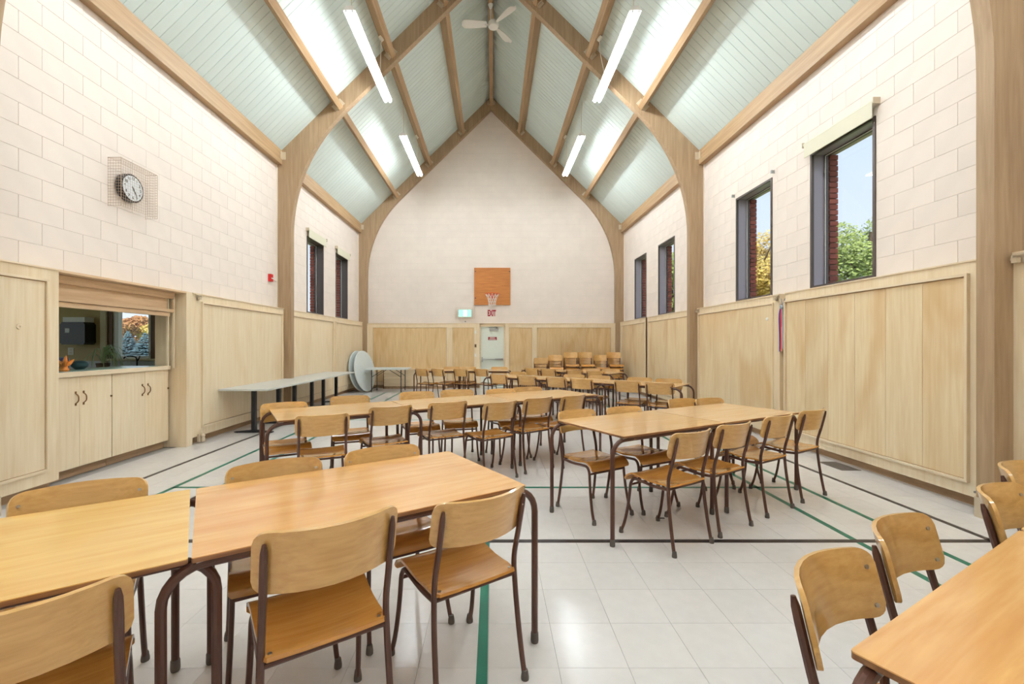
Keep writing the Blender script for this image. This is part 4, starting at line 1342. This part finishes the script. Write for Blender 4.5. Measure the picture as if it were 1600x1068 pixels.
# ------------------------------------------------------------------ plywood chairs
CH_TOP = 0.815
def upright_y(z):
    return 0.078 + (z - 0.50) * (-0.235)
def make_chair():
    t = thing('plywood_chair', '-', 'chair')
    xs = .187
    # seat with a rolled front edge
    prof = [(.060, .447), (.10, .441), (.16, .435), (.23, .434), (.29, .440), (.34, .449), (.375, .4525), (.405, .448), (.428, .436), (.443, .418), (.452, .396)]
    def seat(u, v):
        f = v * (len(prof) - 1); i = min(int(f), len(prof) - 2); q = f - i
        y = prof[i][0] * (1 - q) + prof[i + 1][0] * q; z = prof[i][1] * (1 - q) + prof[i + 1][1] * q
        wv = .185 + .018 * min(1, v * 1.4)
        x = (u - .5) * 2
        if v > .93: wv -= .012 * ((v - .93) / .07) ** 2
        if v < .04: wv -= .010
        return (x * wv, y, z + .010 * x * x * (1 if .1 < v < .7 else .4))
    so = obj('seat', MB().sheet(seat, [k / 8 for k in range(9)], [k / 20 for k in range(21)], .012), M['ply_seat'], t, smooth=True)
    # backrest, bent round the sitter
    hw, z0, z1, rc = .213, .635, CH_TOP, .038
    us = [-1, -.975, -.94, -.89, -.82, -.65, -.45, -.22, 0, .22, .45, .65, .82, .89, .94, .975, 1]
    def back(u, v):
        x = u * hw
        d = max(0, abs(x) - (hw - rc))
        cut = rc - math.sqrt(max(0, rc * rc - d * d))
        zz = z0 + cut + (z1 - z0 - 2 * cut) * v
        y = upright_y(zz) + .021 + ((x / .187) ** 2 - 1) * .058
        return (x, y, zz)
    bo = obj('backrest', MB().sheet(back, us, [k / 5 for k in range(6)], .012), M['ply'], t, smooth=True)
    for s in (-1, 1):
        for zz in (.668, .766):
            y = upright_y(zz) + .021 + .006
            p = Vector((s * xs, y, zz))
            nn_ = Vector((-s * .45, 1, .2)).normalized()
            obj('rivet', MB().tube([p - nn_ * .002, p + nn_ * .004], .0065, 8), M['rivet'], bo)
    for s in (-1, 1):
        for yy in (.085, .385):
            zz = .452 if yy < .2 else .457
            obj('rivet', MB().tube([(s * .165, yy, zz - .003), (s * .165, yy, zz + .0035)], .006, 8), M['rivet'], so)
    for s in (-1, 1):
        path = spline([(s * .203, .026, .012), (s * .199, .046, .12), (s * .195, .068, .27), (s * .191, .080, .40), (s * .188, .080, .50), (s * xs, upright_y(.62), .62), (s * xs, upright_y(.785), .785)], 5)
        rs = [.0115] * len(path)
        rs[-1] = .006; rs[-2] = .0105
        bl = obj('back_leg', MB().tube(path, rs, 8), M['brown'], t, smooth=True)
        fp = spline([(s * .206, .478, .012), (s * .200, .448, .10), (s * .194, .424, .22), (s * .190, .412, .32), (s * .188, .404, .385), (s * .186, .375, .422), (s * .186, .325, .424), (s * .186, .20, .416), (s * .187, .085, .424)], 4)
        fl = obj('front_leg', MB().tube(fp, .0108, 8), M['brown'], t, smooth=True)
        for (par, x, y) in ((bl, s * .2035, .025), (fl, s * .2065, .479)):
            obj('rubber_foot', MB().lathe([(0, 0), (.0165, 0), (.017, .010), (.0135, .036), (.012, .040), (0, .040)], (x, y, 0), 10), M['rubber'], par, smooth=True)
    obj('cross_bar', MB().tube([(-.190, .409, .372), (.190, .409, .372)], .0085, 8), M['brown'], t, smooth=True)
    obj('cross_bar', MB().tube([(-.187, .083, .425), (.187, .083, .425)], .0085, 8), M['brown'], t, smooth=True)
    return t

proto = make_chair()
proto_used = [False]
far_proto = None
def strip_rivets(o):
    for ch in list(o.children):
        for g in list(ch.children):
            if g.name.startswith('rivet'):
                bpy.data.objects.remove(g)
def place(x, y, yaw, label, group, z=0.0, far=False):
    global far_proto
    if not proto_used[0]:
        o = proto; proto_used[0] = True
    elif far:
        if far_proto is None:
            far_proto = copy_tree(proto); strip_rivets(far_proto); o = far_proto
        else:
            o = copy_tree(far_proto)
    else:
        o = copy_tree(proto)
    o.location = (x, y, z)
    o.scale = (1, 1, 1)
    o.rotation_euler = (0, 0, math.radians(yaw))
    o['label'] = label
    o['category'] = 'chair'
    o['group'] = group
    return o
def from_px(xl, yl, xr, yr):
    ym = (yl + yr) / 2; xm = (xl + xr) / 2
    d = F_PX * (EYE - CH_TOP) / (ym - VPY)
    return ((xm - VPX) * d / F_PX, d)
def on_line(px, p, u, nrm, off):
    """point on the line p + u t, moved off along nrm, that stands in image column px"""
    q = Vector(p) + Vector(nrm) * off
    k = (px - VPX) / F_PX
    t = (k * q.y - q.x) / (u[0] - k * u[1])
    return q + Vector(u) * t

def clear(x, y, p, ang, W, near=True, gap=0.035):
    """slide a chair along its sight line until its back clears the table edge"""
    u = Vector((math.cos(math.radians(ang)), math.sin(math.radians(ang)))); nn = Vector((-u.y, u.x))
    dist = (Vector((x, y)) - Vector(p)).dot(nn)
    px = VPX + F_PX * x / y
    if near and dist > -gap:
        q = on_line(px, p, u, nn, -gap); return q.x, q.y
    if not near and dist < W + gap:
        q = on_line(px, p, u, nn, W + gap); return q.x, q.y
    return x, y
P1 = (-0.892, 1.313)
G = 'chairs at the front left tables'
for (pxs, yaw, lab) in (
    ((405, 832, 617, 787), 33, 'chair with its back to the camera at the orange table, left of two'),
    ((692, 790, 832, 757), 34, 'chair with its back to the camera at the free corner of the orange table'),
    ((20, 768, 245, 740), 213, 'chair behind the yellow table at the left picture edge'),
    ((357, 727, 503, 712), 211, 'chair on the far side of the orange table, left of two'),
    ((540, 705, 651, 691), 212, 'chair on the far side of the orange table, right of two'),
):
    x, y = from_px(*pxs)
    x, y = clear(x, y, P1, 33.1, 0.762, yaw < 90, 0.03)
    o = place(x, y, yaw, lab, G)
    if pxs[0] == 405:                       # this one is a taller chair, pulled out a little
        o.location = (-0.475, 1.315, 0)
        o.scale = (1.0, 1.0, 1.07)
place(-1.085, 0.98, 37, 'chair in the bottom left corner before the yellow table', G)
G = 'chairs at the middle row'
ords = ['first', 'second', 'third', 'fourth', 'fifth', 'sixth']
N2 = [(464, 650, 546, 645), (580, 635, 647, 630), (672.9, 627.4, 732.3, 624), (762, 629, 810, 625.7), (824.5, 621.5, 866, 619.8), (883.7, 618, 917.5, 616)]
yw = [24, 31, 27, 36, 36, 40]
for k, q in enumerate(N2):
    x, y = clear(*from_px(*q), P2, A2, W2_, True)
    place(x, y, yw[k], f'{ords[k]} chair from the left along the near side of the middle row', G)
F2 = [(408, 633, 480, 628), (515, 619, 578, 617), (625, 612.5, 676, 610.5), (690.7, 608.5, 736.5, 608), (757, 608.5, 804, 607), (804.7, 604.4, 840, 604)]
for k, q in enumerate(F2):
    x, y = clear(*from_px(*q), P2, A2, W2_, False)
    place(x, y, 180 + [30, 22, 20, 12, 24, 16][k], f'{ords[k]} chair from the left along the far side of the middle row', G)
G = 'chairs at the tables right of centre'
for k, (x, y) in enumerate(((1.385, 2.965), (1.84, 3.26), (2.41, 3.625), (2.93, 3.95))):
    place(x, y, [31, 31, 31, 30][k], f'{ords[k]} chair from the left on the near side of the table pair right of centre', G)
for k, q in enumerate(((868.4, 642.5, 925, 638), (946.5, 638, 993.7, 635.5), (1039, 623.5, 1082.5, 622), (1086, 622.5, 1121, 621.5))):
    x, y = clear(*from_px(*q), P3, A3, 0.765, False)
    place(x, y, 180 + [30, 27, 27, 25][k], f'{ords[k]} chair from the left on the far side of the table pair right of centre', G)
G = 'chairs at the front right tables'
for k, (x, y) in enumerate(((0.888, 1.185), (1.322, 1.45), (2.05, 1.795), (2.555, 2.155))):
    place(x, y, [213, 212, 210, 208][k], f'{["nearest", "second", "third", "farthest"][k]} chair along the orange table in the bottom right corner', G)
G = 'chairs at the slanting row'
for k, px in enumerate((777.5, 822, 867, 907, 979, 1030)):
    q = on_line(px, PH, uH, nH, -0.04)
    place(q.x, q.y, AH + [3, 8, 0, 5, 6, 10][k], f'{ords[k]} chair from the left on the near side of the slanting row', G, far=True)
for k, px in enumerate((811, 898, 938, 1000, 1045)):
    q = on_line(px, PH, uH, nH, 0.86)
    place(q.x, q.y, 180 + AH + [0, 10, 4, 12, 14][k], f'{ords[k]} chair from the left on the far side of the slanting row', G, far=True)
G = 'chairs at the back right tables'
for k, px in enumerate((829.5, 856, 897, 930)):
    q = on_line(px, PJ, uJ, nJ, -0.04)
    place(q.x, q.y, AJ + [6, 12, 10, 16][k], f'{ords[k]} chair from the left on the near side of the back right tables', G, far=True)
for k, px in enumerate((925, 955)):
    q = on_line(px, PJ, uJ, nJ, 0.84)
    place(q.x, q.y, 180 + AJ + 16, f'{["left", "right"][k]} one of two chairs behind the back right tables before the stacks', G, far=True)
G = 'chairs at the back row before the door'
for k, px in enumerate((657, 682, 718, 750)):
    q = on_line(px, PK, uK, nK, -0.10)
    place(q.x, q.y, AK - 32 + [2, -2, 3, 0][k], f'{ords[k]} chair from the left on the near side of the back row', G, far=True)
for k, px in enumerate((706, 731, 780)):
    q = on_line(px, PK, uK, nK, 0.90)
    place(q.x, q.y, 180 + AK + 6, f'{ords[k]} chair from the left behind the back row at the far door', G, far=True)
G = 'stacked chairs by the far wall'
lev = ['bottom', 'second', 'third', 'fourth', 'fifth']
sname = ['leftmost', 'second', 'third', 'fourth', 'fifth', 'rightmost']
for si, (px, n) in enumerate(((844.5, 3), (866.5, 4), (890, 5), (912.5, 5), (936.5, 4), (956.5, 5))):
    d = 13.45
    x = (px - VPX) * d / F_PX
    for k in range(n):
        lv = 'top' if k == n - 1 else lev[k]
        place(x, d - 0.028 * k, 180 + random.uniform(-2, 2), f'{lv} chair of the {sname[si]} chair stack by the far wall', G, z=0.088 * k, far=True)

# ------------------------------------------------------------------ pedestal tables along the left wall
for k in range(3):
    ya = 6.65 + 1.425 * k
    t = thing('pedestal_table', ['pale grey table on black posts along the left wall, nearest of three', 'pale grey table on black posts along the left wall, middle of three', 'pale grey table on black posts along the left wall, farthest of three'][k], 'table', (-3.79, ya + .71, 0), 0, 'pedestal tables along the left wall')
    obj('table_top', MB().box(-.375, .375, -.71, .71, .695, .722), M['greytop'], t)
    for q in (-1, 1):
        yy = q * .40
        pp = obj('post', MB().box(-.03, .03, yy - .03, yy + .03, .04, .68), M['blackmetal'], t)
        obj('top_plate', MB().box(-.25, .25, yy - .025, yy + .025, .672, .695), M['blackmetal'], pp)
        obj('foot_bar', MB().prism([(-.30, .008), (.30, .008), (.30, .022), (.05, .045), (-.05, .045), (-.30, .022)], 'y', yy - .03, yy + .03), M['blackmetal'], pp)
        for s in (-1, 1):
            obj('glide', MB().lathe([(0, 0), (.016, 0), (.016, .009), (0, .009)], (s * .27, yy, 0), 8), M['rubber'], pp)

# folding table and round tops in the far left corner
ft = thing('folding_table', 'pale folding table on thin dark legs in the far left corner', 'table', (-3.10, 13.08, 0), 0)
obj('table_top', MB().prism([(-.60, -.36), (-.58, -.38), (.58, -.38), (.60, -.36), (.60, .36), (.58, .38), (-.58, .38), (-.60, .36)], 'z', .665, .705), M['bluegrey'], ft)
for q in (-1, 1):
    for s in (-1, 1):
        lg = obj('leg', MB().tube([(q * .43, s * .30, .006), (q * .43, s * .30, .665)], .013, 8), M['blackmetal'], ft)
        obj('leg_brace', MB().tube([(q * .43, s * .30, .45), (q * .10, s * .30, .655)], .008, 6), M['blackmetal'], lg)
    obj('leg_bar', MB().tube([(q * .43, -.30, .10), (q * .43, .30, .10)], .009, 6), M['blackmetal'], ft)
for k in range(2):
    lean = math.radians(9.5)
    o = thing('round_table_top', ['folded round table top leaning on the left wall, in front', 'folded round table top leaning on the left wall, behind the other'][k], 'table', (-3.70 - .17 * k, 13.02 + .05 * k, 0.012), 0, 'round tops leaning in the corner')
    R_ = .61
    b = MB().lathe([(0, -.022), (R_ - .012, -.022), (R_, -.012), (R_, .012), (R_ - .012, .022), (0, .022)], (0, 0, R_), 40, axis='x')
    d = obj('disc', b, M['bluegrey'], o, smooth=True)
    d.rotation_euler = (0, -lean, math.radians(-11))
    rimo = obj('rim_band', MB().lathe([(R_ - .002, -.009), (R_ + .002, -.009), (R_ + .002, .009), (R_ - .002, .009)], (0, 0, R_), 40, axis='x'), M['greytop'], o, smooth=True)
    rimo.rotation_euler = (0, -lean, math.radians(-11))
    hub = obj('centre_plate', MB().lathe([(0, .022), (.09, .022), (.08, .03), (0, .03)], (0, 0, R_), 20, axis='x'), M['bluegrey'], o)
    hub.rotation_euler = (0, -lean, math.radians(-11))

# small dark strip lying on the floor under the right centre table
tag(obj('floor_scuff', MB().box(1.315, 1.385, 3.52, 3.535, .0005, .006), M['black']), 'short dark strip lying on the tiles under the table pair right of centre', 'strip')
